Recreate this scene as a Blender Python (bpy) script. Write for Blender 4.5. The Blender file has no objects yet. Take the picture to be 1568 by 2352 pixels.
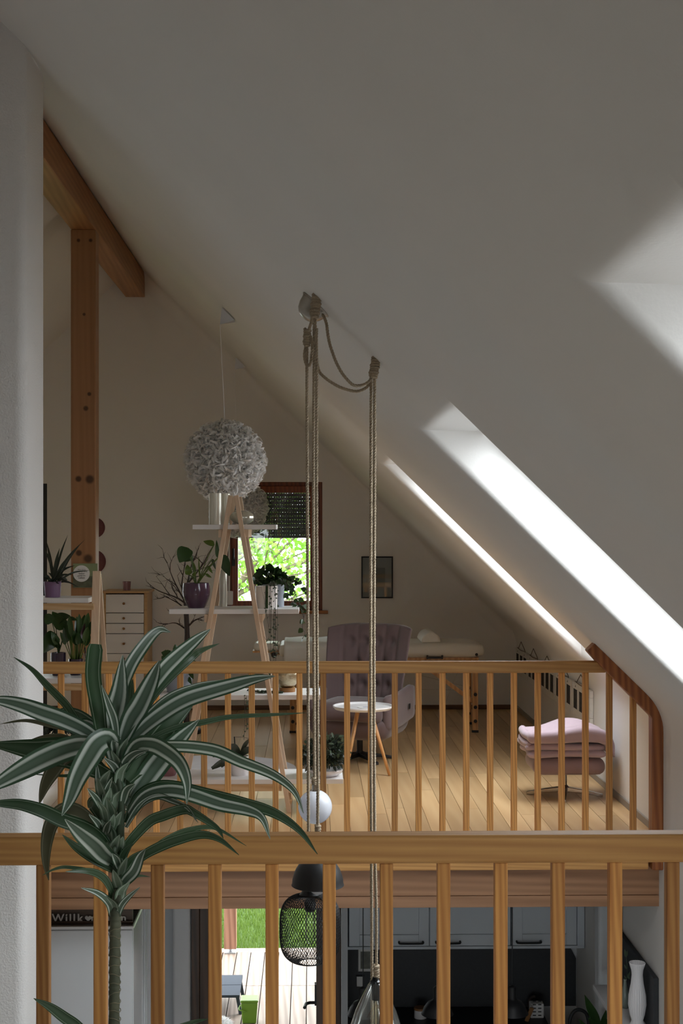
import bpy, bmesh, math, random
from mathutils import Vector, Matrix, Euler
PI = math.pi
random.seed(7)
sc = bpy.context.scene
COL = sc.collection

# ---------------------------------------------------------------- camera
EYE, FPX, YAW = 1.78, 3267.0, math.atan(69/3267)
cam_d = bpy.data.cameras.new('camera'); cam = bpy.data.objects.new('camera', cam_d); COL.objects.link(cam)
cam.location = (0, 0, EYE); cam.rotation_euler = (PI/2, 0, -YAW)
cam_d.sensor_fit = 'VERTICAL'; cam_d.sensor_height = 36; cam_d.lens = FPX/2352*36
cam_d.shift_y = 34/2352; cam_d.clip_start = .05; cam_d.clip_end = 200
sc.camera = cam
# ---------------------------------------------------------------- sky and exposure
ZENITH = 9.0               # overcast sky: three times brighter overhead than at the horizon
world = bpy.data.worlds.new('overcast_sky'); sc.world = world; world.use_nodes = True
wt_ = world.node_tree; bg = wt_.nodes['Background']; bg.inputs[0].default_value = (.90, .945, 1.0, 1)
_tc = wt_.nodes.new('ShaderNodeTexCoord'); _sx = wt_.nodes.new('ShaderNodeSeparateXYZ'); _mr = wt_.nodes.new('ShaderNodeMapRange')
wt_.links.new(_tc.outputs['Generated'], _sx.inputs[0]); wt_.links.new(_sx.outputs['Z'], _mr.inputs[0])
_mr.inputs[1].default_value = 0; _mr.inputs[2].default_value = 1; _mr.inputs[3].default_value = ZENITH/3; _mr.inputs[4].default_value = ZENITH
wt_.links.new(_mr.outputs[0], bg.inputs[1])
sc.view_settings.view_transform = 'Standard'; sc.view_settings.look = 'None'
sc.view_settings.exposure = 0.85; sc.view_settings.gamma = 1.0; sc.view_settings.use_curve_mapping = False
sc.cycles.use_denoising = True
sc.cycles.max_bounces = 10; sc.cycles.diffuse_bounces = 7; sc.cycles.transparent_max_bounces = 16
sc.cycles.sample_clamp_indirect = 6

# ---------------------------------------------------------------- helpers
def K(u, v, Y):
    """a point of the place seen at photo pixel (u, v) when it lies Y metres down the room"""
    a = (u-784)/FPX; c = (1210-v)/FPX
    dx = math.sin(YAW)+a*math.cos(YAW); dy = math.cos(YAW)-a*math.sin(YAW)
    t = Y/dy
    return Vector((dx*t, Y, EYE+c*t))
def X(u, Y): return K(u, 1210, Y).x
def Z(v, Y): return K(784, v, Y).z
def Yz(v, z): return (EYE-z)*FPX/(v-1210)
CC = 2.68
def ceil_z(x): return CC-.972*x

def origin(o):
    p = Vector((0, 0, 0))
    while o is not None:
        p += o.location; o = o.parent
    return p
def tag(o, label=None, cat=None, group=None, kind=None):
    if label: o['label'] = label
    if cat: o['category'] = cat
    if group: o['group'] = group
    if kind: o['kind'] = kind
    return o
def thing(name, label, cat, loc=(0, 0, 0), rz=0, group=None):
    o = bpy.data.objects.new(name, None); COL.objects.link(o)
    o.location = loc; o.rotation_euler = (0, 0, rz); o.empty_display_size = .1
    return tag(o, label, cat, group)
class MB:
    def __init__(s): s.v = []; s.f = []; s.uv = {}
    def add(s, vs, fs, uvs=None):
        b = len(s.v); s.v += [Vector(p) for p in vs]
        s.f += [tuple(i+b for i in f) for f in fs]
        if uvs:
            for i, t in enumerate(uvs): s.uv[b+i] = t
        return s
    def box(s, x0, x1, y0, y1, z0, z1):
        return s.add([(x, y, z) for z in (z0, z1) for y in (y0, y1) for x in (x0, x1)],
            [(0,2,3,1),(4,5,7,6),(0,1,5,4),(2,6,7,3),(0,4,6,2),(1,3,7,5)])
    def bar(s, a, b, w, h, up=(0, 0, 1)):
        """square bar from a to b, w across, h along up"""
        a = Vector(a); b = Vector(b); t = (b-a).normalized(); up = Vector(up)
        r = t.cross(up)
        if r.length < 1e-4: r = t.cross(Vector((0, 1, 0)))
        r.normalize(); n = r.cross(t).normalized()
        vs = [p+r*(i*w/2)+n*(j*h/2) for p in (a, b) for i, j in ((-1,-1),(1,-1),(1,1),(-1,1))]
        return s.add(vs, [(3,2,1,0),(4,5,6,7),(0,1,5,4),(1,2,6,5),(2,3,7,6),(3,0,4,7)])
    def tube(s, pts, r, n=8, cap=True):
        pts = [Vector(p) for p in pts]; m = len(pts)
        rs = [r]*m if isinstance(r, (int, float)) else list(r)
        t0 = (pts[1]-pts[0]).normalized()
        nrm = t0.orthogonal().normalized(); vs = []
        for i, p in enumerate(pts):
            t = (pts[min(i+1, m-1)]-pts[max(i-1, 0)])
            t = t.normalized() if t.length > 1e-9 else t0
            nrm = (nrm-t*nrm.dot(t))
            nrm = nrm.normalized() if nrm.length > 1e-6 else t.orthogonal().normalized()
            bn = t.cross(nrm)
            vs += [p+(nrm*math.cos(2*PI*k/n)+bn*math.sin(2*PI*k/n))*rs[i] for k in range(n)]
        fs = [(i*n+k, i*n+(k+1) % n, (i+1)*n+(k+1) % n, (i+1)*n+k) for i in range(m-1) for k in range(n)]
        if cap: fs += [tuple(range(n-1, -1, -1)), tuple((m-1)*n+k for k in range(n))]
        return s.add(vs, fs)
    def lathe(s, prof, c=(0, 0, 0), n=24, M=None, cap=True, ang=None):
        """prof: list of (radius, height)"""
        c = Vector(c); vs = []
        for r, h in prof:
            for k in range(n):
                p = Vector((r*math.cos(2*PI*k/n), r*math.sin(2*PI*k/n), h))
                if ang: p = Vector((p.x*(1+ang(k, n)), p.y*(1+ang(k, n)), h))
                vs.append(c+(M @ p if M else p))
        m = len(prof)
        fs = [(i*n+k, i*n+(k+1) % n, (i+1)*n+(k+1) % n, (i+1)*n+k) for i in range(m-1) for k in range(n)]
        if cap:
            if prof[0][0] > 1e-5: fs.append(tuple(range(n-1, -1, -1)))
            if prof[-1][0] > 1e-5: fs.append(tuple((m-1)*n+k for k in range(n)))
        return s.add(vs, fs)
    def sphere(s, c, r, n=24, m=14, sz=(1, 1, 1)):
        c = Vector(c)
        prof = [(max(math.sin(PI*i/m), 1e-6)*r, -math.cos(PI*i/m)*r) for i in range(m+1)]
        return s.lathe(prof, c, n, Matrix.Diagonal(sz).to_3x3(), cap=False)
    def prism(s, poly, y0, y1, axis='y'):
        n = len(poly)
        def pt(a, b, t): return {'y': (a, t, b), 'x': (t, a, b), 'z': (a, b, t)}[axis]
        vs = [pt(a, b, y0) for a, b in poly]+[pt(a, b, y1) for a, b in poly]
        return s.add(vs, [tuple(range(n)), tuple(range(2*n-1, n-1, -1))]+[(i, (i+1) % n+0, (i+1) % n+n, i+n)[::-1] for i in range(n)])
    def grid(s, fn, nu, nv):
        vs = [fn(i/nu, j/nv) for j in range(nv+1) for i in range(nu+1)]
        return s.add(vs, [(j*(nu+1)+i, j*(nu+1)+i+1, (j+1)*(nu+1)+i+1, (j+1)*(nu+1)+i) for j in range(nv) for i in range(nu)],
            [(i/nu, j/nv) for j in range(nv+1) for i in range(nu+1)])
    def leaf(s, pts, w, side, shape=None, fold=.15, n=8):
        """leaf blade: spine pts, w wide, side = vector or function(tangent)"""
        sp = spl(pts, n); m = len(sp); b = len(s.v); vs = []; uv = []
        for i, p in enumerate(sp):
            q = i/(m-1); t = (sp[min(i+1, m-1)]-sp[max(i-1, 0)]).normalized()
            sd = side(t) if callable(side) else Vector(side)
            sd = (sd-t*sd.dot(t)); sd = sd.normalized() if sd.length > 1e-6 else t.orthogonal().normalized()
            nn = sd.cross(t); ww = w*(shape(q) if shape else math.sin(PI*min(.999, .06+.94*q))**.8)/2
            for e in (-1, -.5, 0, .5, 1):
                vs.append(p+sd*(e*ww)+nn*(abs(e)*ww*fold)); uv.append(((e+1)/2, q))
        fs = [(i*5+k, i*5+k+1, (i+1)*5+k+1, (i+1)*5+k) for i in range(m-1) for k in range(4)]
        return s.add(vs, fs, uv)
    def build(s, name, mat, parent=None, bevel=0, smooth=False, seg=2, local=False, sharp=None, solid=0, sub=0):
        me = bpy.data.meshes.new(name)
        off = Vector((0, 0, 0)) if local or parent is None else origin(parent)
        me.from_pydata([p-off for p in s.v], [], s.f)
        if s.uv:
            ul = me.uv_layers.new(name='uv')
            for l in me.loops: ul.data[l.index].uv = s.uv.get(l.vertex_index, (0, 0))
        me.materials.append(MAT(mat) if isinstance(mat, str) else mat)
        bm = bmesh.new(); bm.from_mesh(me); bmesh.ops.recalc_face_normals(bm, faces=bm.faces); bm.to_mesh(me); bm.free()
        if smooth or sharp:
            for p in me.polygons: p.use_smooth = True
            if sharp: me.set_sharp_from_angle(angle=math.radians(sharp))
        o = bpy.data.objects.new(name, me); COL.objects.link(o); o.parent = parent
        if solid:
            md = o.modifiers.new('thickness', 'SOLIDIFY'); md.thickness = solid; md.offset = 0
        if bevel:
            md = o.modifiers.new('edge', 'BEVEL'); md.width = bevel; md.segments = seg; md.limit_method = 'ANGLE'; md.angle_limit = math.radians(40)
        if sub:
            md = o.modifiers.new('sub', 'SUBSURF'); md.levels = sub; md.render_levels = sub
        return o
def spl(pts, n=8):
    pts = [Vector(p) for p in pts]
    if len(pts) == 2: return [pts[0].lerp(pts[1], i/n) for i in range(n+1)]
    out = []
    for i in range(len(pts)-1):
        p0 = pts[i-1] if i else pts[0]*2-pts[1]; p1 = pts[i]; p2 = pts[i+1]
        p3 = pts[i+2] if i+2 < len(pts) else pts[-1]*2-pts[-2]
        for k in range(n):
            t = k/n
            out.append(.5*((2*p1)+(p2-p0)*t+(2*p0-5*p1+4*p2-p3)*t*t+(3*p1-p0-3*p2+p3)*t**3))
    out.append(pts[-1]); return out
def copy_tree(o, parent=None):
    c = o.copy(); COL.objects.link(c); c.parent = parent
    for ch in list(o.children): copy_tree(ch, c)
    return c
def structure(o, label=None, cat=None):
    o['kind'] = 'structure'
    if label: o['label'] = label
    if cat: o['category'] = cat
    return o

# ---------------------------------------------------------------- materials
def lin(r, g, b):
    f = lambda c: c/12.92 if c <= .04045 else ((c+.055)/1.055)**2.4
    return (f(r/255), f(g/255), f(b/255), 1)
def newmat(name):
    m = bpy.data.materials.new(name); m.use_nodes = True; t = m.node_tree; t.nodes.clear()
    out = t.nodes.new('ShaderNodeOutputMaterial'); p = t.nodes.new('ShaderNodeBsdfPrincipled')
    t.links.new(p.outputs[0], out.inputs[0]); return m, t, p, out
def N(t, kind, **kw):
    n = t.nodes.new(kind)
    for k, v in kw.items():
        if k.startswith('i_'): n.inputs[int(k[2:])].default_value = v
        else: setattr(n, k, v)
    return n
def bump(t, p, src, strength=.1, dist=.01):
    b = N(t, 'ShaderNodeBump'); b.inputs['Strength'].default_value = strength; b.inputs['Distance'].default_value = dist
    t.links.new(src, b.inputs['Height']); t.links.new(b.outputs[0], p.inputs['Normal'])
def plain(name, c, rough=.5, metal=0, noise=0, nscale=60, bmp=0, spec=.5, trans=0, coat=0, sheen=0, ntint=None):
    m, t, p, out = newmat(name)
    p.inputs['Base Color'].default_value = c; p.inputs['Roughness'].default_value = rough
    p.inputs['Metallic'].default_value = metal; p.inputs['Specular IOR Level'].default_value = spec
    if trans: p.inputs['Transmission Weight'].default_value = trans
    if coat: p.inputs['Coat Weight'].default_value = coat; p.inputs['Coat Roughness'].default_value = .08
    if sheen: p.inputs['Sheen Weight'].default_value = sheen
    if noise or bmp:
        tc = N(t, 'ShaderNodeTexCoord'); nz = N(t, 'ShaderNodeTexNoise'); nz.inputs['Scale'].default_value = nscale; nz.inputs['Detail'].default_value = 5
        t.links.new(tc.outputs['Object'], nz.inputs['Vector'])
        if noise:
            mx = N(t, 'ShaderNodeMix', data_type='RGBA')
            d = ntint or tuple(x*(1-noise) for x in c[:3])+(1,)
            mx.inputs[6].default_value = c; mx.inputs[7].default_value = d
            t.links.new(nz.outputs['Fac'], mx.inputs[0]); t.links.new(mx.outputs[2], p.inputs['Base Color'])
        if bmp: bump(t, p, nz.outputs['Fac'], bmp, .01)
    return m
def plaster(name, c, bscale=90, bstr=.08):
    m, t, p, out = newmat(name); p.inputs['Roughness'].default_value = .92; p.inputs['Specular IOR Level'].default_value = .2
    tc = N(t, 'ShaderNodeTexCoord')
    n1 = N(t, 'ShaderNodeTexNoise'); n1.inputs['Scale'].default_value = bscale; n1.inputs['Detail'].default_value = 3
    n2 = N(t, 'ShaderNodeTexNoise'); n2.inputs['Scale'].default_value = 1.3; n2.inputs['Detail'].default_value = 3
    t.links.new(tc.outputs['Object'], n1.inputs['Vector']); t.links.new(tc.outputs['Object'], n2.inputs['Vector'])
    mx = N(t, 'ShaderNodeMix', data_type='RGBA'); mx.inputs[6].default_value = c; mx.inputs[7].default_value = tuple(x*.93 for x in c[:3])+(1,)
    t.links.new(n2.outputs['Fac'], mx.inputs[0]); t.links.new(mx.outputs[2], p.inputs['Base Color'])
    bump(t, p, n1.outputs['Fac'], bstr, .006)
    return m
def wood(name, c1, c2, axis='x', s=22, rough=.45, var=.22, spots=(), along=.05, wave=.5):
    m, t, p, out = newmat(name); p.inputs['Roughness'].default_value = rough
    tc = N(t, 'ShaderNodeTexCoord'); oi = N(t, 'ShaderNodeObjectInfo')
    mul = N(t, 'ShaderNodeVectorMath', operation='SCALE'); cmb = N(t, 'ShaderNodeCombineXYZ')
    for k in range(3): t.links.new(oi.outputs['Random'], cmb.inputs[k])
    t.links.new(cmb.outputs[0], mul.inputs[0]); mul.inputs['Scale'].default_value = 37
    ad = N(t, 'ShaderNodeVectorMath', operation='ADD'); t.links.new(tc.outputs['Object'], ad.inputs[0]); t.links.new(mul.outputs[0], ad.inputs[1])
    mp = N(t, 'ShaderNodeMapping'); sv = [s, s, s]; sv['xyz'.index(axis)] = s*along; mp.inputs['Scale'].default_value = sv
    t.links.new(ad.outputs[0], mp.inputs['Vector'])
    nz = N(t, 'ShaderNodeTexNoise'); nz.inputs['Scale'].default_value = 1.0; nz.inputs['Detail'].default_value = 6; nz.inputs['Distortion'].default_value = .8
    t.links.new(mp.outputs[0], nz.inputs['Vector'])
    wv = N(t, 'ShaderNodeTexWave', wave_type='BANDS', bands_direction='DIAGONAL'); wv.inputs['Scale'].default_value = .55; wv.inputs['Distortion'].default_value = 7; wv.inputs['Detail'].default_value = 2; wv.inputs['Detail Scale'].default_value = .6
    t.links.new(mp.outputs[0], wv.inputs['Vector'])
    mm = N(t, 'ShaderNodeMix'); mm.inputs[0].default_value = wave; t.links.new(nz.outputs['Fac'], mm.inputs[2]); t.links.new(wv.outputs['Fac'], mm.inputs[3])
    cr = N(t, 'ShaderNodeValToRGB'); cr.color_ramp.elements[0].color = c2; cr.color_ramp.elements[0].position = .15; cr.color_ramp.elements[1].color = c1; cr.color_ramp.elements[1].position = .75
    t.links.new(mm.outputs[0], cr.inputs[0])
    mr = N(t, 'ShaderNodeMapRange'); mr.inputs[3].default_value = 1-var; mr.inputs[4].default_value = 1+var*.6; t.links.new(oi.outputs['Random'], mr.inputs[0])
    hs = N(t, 'ShaderNodeHueSaturation'); t.links.new(cr.outputs[0], hs.inputs['Color']); t.links.new(mr.outputs[0], hs.inputs['Value'])
    col = hs.outputs[0]
    for x, y, z, r in spots:
        ds = N(t, 'ShaderNodeVectorMath', operation='DISTANCE'); ds.inputs[1].default_value = (x, y, z); t.links.new(tc.outputs['Object'], ds.inputs[0])
        m2 = N(t, 'ShaderNodeMapRange', interpolation_type='SMOOTHSTEP'); m2.inputs[1].default_value = r*.4; m2.inputs[2].default_value = r; m2.inputs[3].default_value = .85; m2.inputs[4].default_value = 0
        t.links.new(ds.outputs['Value'], m2.inputs[0])
        mx = N(t, 'ShaderNodeMix', data_type='RGBA'); mx.inputs[7].default_value = lin(50, 26, 12); t.links.new(m2.outputs[0], mx.inputs[0]); t.links.new(col, mx.inputs[6]); col = mx.outputs[2]
    t.links.new(col, p.inputs['Base Color']); bump(t, p, mm.outputs[0], .08, .004)
    return m
def thin_glass(name, tint=(.96, .98, .97, 1), gl=.05):
    m, t, p, out = newmat(name); t.nodes.remove(p)
    tr = N(t, 'ShaderNodeBsdfTransparent'); tr.inputs[0].default_value = tint
    g = N(t, 'ShaderNodeBsdfGlossy'); g.inputs['Roughness'].default_value = .02
    lw = N(t, 'ShaderNodeLayerWeight'); lw.inputs[0].default_value = .25
    mr = N(t, 'ShaderNodeMapRange'); mr.inputs[3].default_value = gl; mr.inputs[4].default_value = .85; t.links.new(lw.outputs['Fresnel'], mr.inputs[0])
    mx = N(t, 'ShaderNodeMixShader'); t.links.new(mr.outputs[0], mx.inputs[0]); t.links.new(tr.outputs[0], mx.inputs[1]); t.links.new(g.outputs[0], mx.inputs[2])
    t.links.new(mx.outputs[0], out.inputs[0]); return m
def leafmat(name, c1, c2, rough=.35, transl=.25, stripes=None):
    """c1..c2 noise; stripes = (colour, bands) across the blade by uv"""
    m, t, p, out = newmat(name); p.inputs['Roughness'].default_value = rough
    tc = N(t, 'ShaderNodeTexCoord'); oi = N(t, 'ShaderNodeObjectInfo')
    nz = N(t, 'ShaderNodeTexNoise'); nz.inputs['Scale'].default_value = 9; nz.inputs['Detail'].default_value = 2
    t.links.new(tc.outputs['Object'], nz.inputs['Vector'])
    mx = N(t, 'ShaderNodeMix', data_type='RGBA'); mx.inputs[6].default_value = c1; mx.inputs[7].default_value = c2; t.links.new(nz.outputs['Fac'], mx.inputs[0])
    col = mx.outputs[2]
    if stripes:
        sx = N(t, 'ShaderNodeSeparateXYZ'); t.links.new(tc.outputs['UV'], sx.inputs[0])
        cr = N(t, 'ShaderNodeValToRGB'); el = cr.color_ramp.elements; el[0].position = 0; el[0].color = (0, 0, 0, 1); el[1].position = 1; el[1].color = (0, 0, 0, 1)
        for pos, val in stripes[1]:
            e = el.new(pos); e.color = (val, val, val, 1)
        n2 = N(t, 'ShaderNodeTexNoise'); n2.inputs['Scale'].default_value = 14; mpn = N(t, 'ShaderNodeMapping'); mpn.inputs['Scale'].default_value = (.4, .4, .4)
        t.links.new(tc.outputs['Object'], mpn.inputs[0]); t.links.new(mpn.outputs[0], n2.inputs['Vector'])
        ma = N(t, 'ShaderNodeMath', operation='MULTIPLY_ADD'); ma.inputs[1].default_value = .1; ma.inputs[2].default_value = -.05; t.links.new(n2.outputs['Fac'], ma.inputs[0])
        a2 = N(t, 'ShaderNodeMath', operation='ADD'); t.links.new(sx.outputs[0], a2.inputs[0]); t.links.new(ma.outputs[0], a2.inputs[1])
        t.links.new(a2.outputs[0], cr.inputs[0])
        m2 = N(t, 'ShaderNodeMix', data_type='RGBA'); t.links.new(cr.outputs[0], m2.inputs[0]); t.links.new(col, m2.inputs[6]); m2.inputs[7].default_value = stripes[0]; col = m2.outputs[2]
    mr = N(t, 'ShaderNodeMapRange'); mr.inputs[3].default_value = .8; mr.inputs[4].default_value = 1.2; t.links.new(oi.outputs['Random'], mr.inputs[0])
    hs = N(t, 'ShaderNodeHueSaturation'); t.links.new(col, hs.inputs['Color']); t.links.new(mr.outputs[0], hs.inputs['Value']); col = hs.outputs[0]
    t.links.new(col, p.inputs['Base Color'])
    tl = N(t, 'ShaderNodeBsdfTranslucent'); t.links.new(col, tl.inputs[0])
    ms = N(t, 'ShaderNodeMixShader'); ms.inputs[0].default_value = transl; t.links.new(p.outputs[0], ms.inputs[1]); t.links.new(tl.outputs[0], ms.inputs[2]); t.links.new(ms.outputs[0], out.inputs[0])
    return m
_M = {}
def MAT(n):
    if n not in _M: _M[n] = SPEC[n]()
    return _M[n]
SPEC = {
 'plaster': lambda: plaster('white_plaster', (.82, .80, .77, 1)),
 'plaster_rough': lambda: plaster('rough_plaster', (.82, .80, .78, 1), 110, .6),
 'plaster_low': lambda: plaster('kitchen_plaster', (.72, .74, .76, 1)),
 'rail': lambda: wood('larch_rail', lin(226, 172, 104), lin(190, 132, 72), 'x', 46, wave=.3, along=.03, rough=.6),
 'rail_z': lambda: wood('larch_baluster', lin(224, 164, 92), lin(178, 112, 54), 'z', 70, var=.42, wave=.35, along=.03, rough=.6),
 'rail_post': lambda: wood('larch_post', lin(176, 108, 56), lin(132, 72, 34), 'z', 30),
 'beam': lambda: wood('beam_timber', lin(172, 128, 94), lin(138, 98, 68), 'x', 22, wave=.3, along=.03),
 'purlin': lambda: wood('purlin_timber', lin(182, 130, 84), lin(146, 98, 58), 'y', 22, wave=.3),
 'pine': lambda: wood('pale_pine', lin(228, 202, 174), lin(214, 182, 150), 'z', 30, var=.08, wave=.2),
 'pine_x': lambda: wood('pale_pine_rail', lin(220, 188, 144), lin(196, 154, 106), 'x', 26, var=.1),
 'pine_trim': lambda: wood('pine_trim', lin(206, 170, 122), lin(186, 146, 98), 'x', 30, var=.1, wave=.2),
 'floor': lambda: wood('pine_plank', lin(218, 184, 138), lin(198, 158, 110), 'y', 14, rough=.3, var=.2, wave=.2),
 'laminate': lambda: wood('grey_laminate', lin(200, 192, 182), lin(180, 170, 158), 'y', 16, rough=.4),
 'tile': lambda: plain('pale_grey_tile', lin(206, 206, 206), .4, noise=.1, nscale=3),
 'floor_gap': lambda: plain('plank_joint', lin(60, 38, 20), .8),
 'window': lambda: wood('red_brown_window_wood', lin(150, 76, 36), lin(112, 52, 22), 'z', 26, rough=.35),
 'door_dark': lambda: wood('dark_door_wood', lin(92, 66, 46), lin(64, 44, 30), 'z', 24, rough=.4),
 'sill': lambda: wood('sill_wood', lin(196, 128, 72), lin(160, 96, 48), 'x', 26),
 'base_dark': lambda: wood('dark_baseboard', lin(104, 74, 48), lin(80, 54, 34), 'x', 20),
 'base_grey': lambda: plain('grey_skirting', lin(150, 140, 128), .5),
 'glass': lambda: thin_glass('window_glass'),
 'bulbglass': lambda: thin_glass('clear_lamp_glass', (.93, .95, .93, 1), .1),
 'white': lambda: plain('white_lacquer', lin(232, 230, 230), .4),
 'white_shelf': lambda: plain('white_shelf_board', lin(236, 234, 234), .45),
 'white_gloss': lambda: plain('white_gloss', lin(228, 230, 232), .12),
 'white_cab': lambda: plain('white_kitchen_front', lin(206, 212, 218), .35),
 'opal': lambda: leafmat('opal_glass', lin(226, 228, 234), lin(226, 228, 234), .12, .35),
 'black': lambda: plain('matt_black_metal', lin(26, 26, 28), .5),
 'black_gloss': lambda: plain('gloss_black', lin(14, 14, 15), .15),
 'steel': lambda: plain('brushed_steel', lin(176, 170, 160), .28, 1),
 'chrome': lambda: plain('chrome', lin(200, 198, 196), .12, 1),
 'brass_bowl': lambda: plain('hammered_metal_bowl', lin(190, 178, 150), .3, 1, bmp=.3, nscale=90),
 'rope': lambda: plain('hemp_rope', lin(196, 178, 152), .9, noise=.5, nscale=260, bmp=.5),
 'feather': lambda: leafmat('white_feather', (.95, .94, .93, 1), (.93, .92, .91, 1), .9, .3),
 'velvet': lambda: plain('mauve_velvet', lin(110, 90, 90), .8, noise=.35, nscale=5, sheen=.35),
 'velvet_lit': lambda: plain('lit_mauve_velvet', lin(150, 124, 128), .8, noise=.3, nscale=8, sheen=.3),  # mauve velvet again, with the light on the footstool put into its colour
 'blanket': lambda: plain('pink_fleece', lin(172, 150, 159), .95, noise=.12, nscale=14, bmp=.35, sheen=.3),
 'leatherette': lambda: plain('cream_leatherette', lin(222, 216, 204), .4),
 'cloth': lambda: plain('white_cloth', lin(232, 230, 224), .8, bmp=.1, nscale=20),
 'purple': lambda: plain('purple_glaze', lin(78, 48, 72), .18, coat=.7),
 'purple_dark': lambda: plain('dark_purple_glaze', lin(52, 38, 58), .15, coat=.7),
 'purple_tin': lambda: plain('lilac_tin', lin(128, 98, 134), .3),
 'rose_pot': lambda: plain('rose_glaze', lin(150, 104, 110), .2, coat=.5),
 'grey_pot': lambda: plain('grey_pot', lin(146, 152, 162), .55),
 'white_pot': lambda: plain('white_ceramic', lin(232, 230, 232), .25),
 'marble_pot': lambda: plain('off_white_pot', lin(228, 222, 216), .25),
 'soil': lambda: plain('potting_soil', lin(58, 42, 32), .95, noise=.5, nscale=80),
 'votive': lambda: plain('pink_glass', lin(196, 150, 152), .15, trans=.6),
 'silver_vase': lambda: plain('pearl_vase', lin(226, 222, 208), .3, .25),
 'silver_ball': lambda: plain('pearl_glass_ball', lin(196, 192, 178), .12, .6),
 'twig': lambda: plain('black_brown_twig', lin(62, 50, 46), .6),
 'bark': lambda: plain('bark', lin(120, 108, 88), .9, noise=.4, nscale=12),
 'scar': lambda: plain('leaf_scar', lin(128, 120, 96), .7),
 'knob': lambda: plain('wooden_knob', lin(150, 104, 58), .4),
 'trunk': lambda: plain('green_grey_stem', lin(46, 58, 46), .6, noise=.6, nscale=45, ntint=lin(112, 112, 88)),
 'drac': lambda: leafmat('striped_dracaena_leaf', lin(48, 78, 52), lin(70, 102, 76), .32, .18,
    (lin(222, 232, 222), [(.11, 0), (.16, .95), (.24, .85), (.33, .05), (.44, .12), (.56, .12), (.67, .05), (.76, .85), (.84, .95), (.89, 0)])),
 'drac_pale': lambda: leafmat('pale_leaf_sheath', lin(96, 124, 98), lin(128, 150, 124), .4, .15, (lin(216, 226, 214), [(.1, 0), (.2, .7), (.3, .1), (.7, .1), (.8, .7), (.9, 0)])),
 'drac2': lambda: leafmat('dark_dracaena_leaf', lin(40, 70, 42), lin(58, 90, 56), .32, .18,
    (lin(190, 206, 186), [(.1, 0), (.14, .55), (.18, 0), (.46, .08), (.54, .08), (.82, 0), (.86, .55), (.9, 0)])),
 'drac3': lambda: leafmat('olive_dracaena_leaf', lin(84, 88, 62), lin(104, 100, 74), .5, .15,
    (lin(176, 176, 150), [(.08, 0), (.14, .5), (.2, 0), (.8, 0), (.86, .5), (.92, 0)])),
 'leaf': lambda: leafmat('dark_green_leaf', lin(34, 60, 30), lin(58, 88, 40), .3, .15),
 'leaf_l': lambda: leafmat('light_green_leaf', lin(104, 128, 52), lin(84, 108, 44), .4, .3),
 'leaf_grey': lambda: leafmat('grey_green_leaf', lin(92, 108, 84), lin(64, 80, 60), .5, .2),
 'leaf_dark': lambda: leafmat('blackish_green_leaf', lin(34, 44, 36), lin(70, 78, 66), .35, .1),
 'tree_leaf': lambda: leafmat('garden_leaf', lin(150, 190, 70), lin(100, 150, 50), .5, .5),
 'spathe': lambda: leafmat('dark_red_flower', lin(64, 26, 34), lin(44, 20, 26), .4, .1),
 'grass': lambda: leafmat('lawn_grass', lin(92, 114, 42), lin(70, 94, 32), .6, .4),
 'lawn': lambda: plain('lawn_ground', lin(58, 84, 24), .95, noise=.4, nscale=8),
 'deck': lambda: wood('weathered_deck_board', lin(132, 116, 102), lin(100, 80, 66), 'y', 18, rough=.6, var=.14),
 'deck_dark': lambda: plain('deck_joint', lin(50, 40, 32), .9),
 'post_out': lambda: wood('weathered_post', lin(172, 128, 104), lin(130, 90, 70), 'z', 18),
 'zinc': lambda: plain('zinc', lin(176, 178, 180), .45, .8),
 'bin': lambda: plain('lime_plastic', lin(88, 122, 24), .4),
 'grey_bench': lambda: plain('anthracite_board', lin(58, 63, 70), .85, spec=.15),
 'anthra': lambda: plain('dark_stone_panel', lin(50, 52, 56), .55, noise=.4, nscale=40),
 'fur': lambda: leafmat('white_fur', (.85, .85, .84, 1), (.78, .78, .77, 1), .9, .3),
 'rug': lambda: plain('pale_grey_rug', lin(226, 222, 224), .95, noise=.25, nscale=6, bmp=.4),
 'paper': lambda: plain('white_card', lin(228, 226, 222), .7),
 'photo_dark': lambda: plain('dark_print', lin(30, 29, 29), .9, noise=.7, nscale=30, ntint=lin(96, 94, 92), spec=.05),
 'frame_white': lambda: plain('chipped_white_paint', lin(226, 222, 214), .6, noise=.2, nscale=30),
 'grey_print_mat': lambda: plain('grey_mat_board', lin(150, 148, 144), .25),
 'meadow_photo': lambda: plain('meadow_photo', lin(120, 118, 96), .4, noise=.8, nscale=26, ntint=lin(30, 34, 22)),
 'grey_print': lambda: plain('grey_print', lin(120, 118, 114), .3, noise=.6, nscale=18),
 'string': lambda: plain('jute_string', lin(96, 76, 58), .9),
 'disc': lambda: plain('woven_mosaic', lin(150, 84, 84), .6, noise=.7, nscale=160, ntint=lin(60, 34, 36)),
 'green_print': lambda: plain('meadow_print', lin(120, 126, 96), .6, noise=.8, nscale=40, ntint=lin(46, 36, 34)),
 'print_top': lambda: plain('meadow_print_sky', lin(150, 162, 120), .6, noise=.4, nscale=14),
 'ink': lambda: plain('dark_ink', lin(60, 56, 54), .7),
 'letter': lambda: plain('off_white_letters', lin(222, 218, 212), .6),
 'brown_top': lambda: wood('dark_brown_top', lin(86, 66, 50), lin(62, 46, 34), 'x', 16),
 'side_wood': lambda: wood('beech_leg', lin(214, 164, 108), lin(186, 132, 80), 'z', 26),
 'marks': lambda: plain('bluish_print', lin(120, 122, 170), .6),
 'sage': lambda: plain('sage_glass', lin(126, 136, 128), .2),
 'shutter': lambda: plain('anthracite_shutter', lin(46, 48, 52), .5),
}

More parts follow.
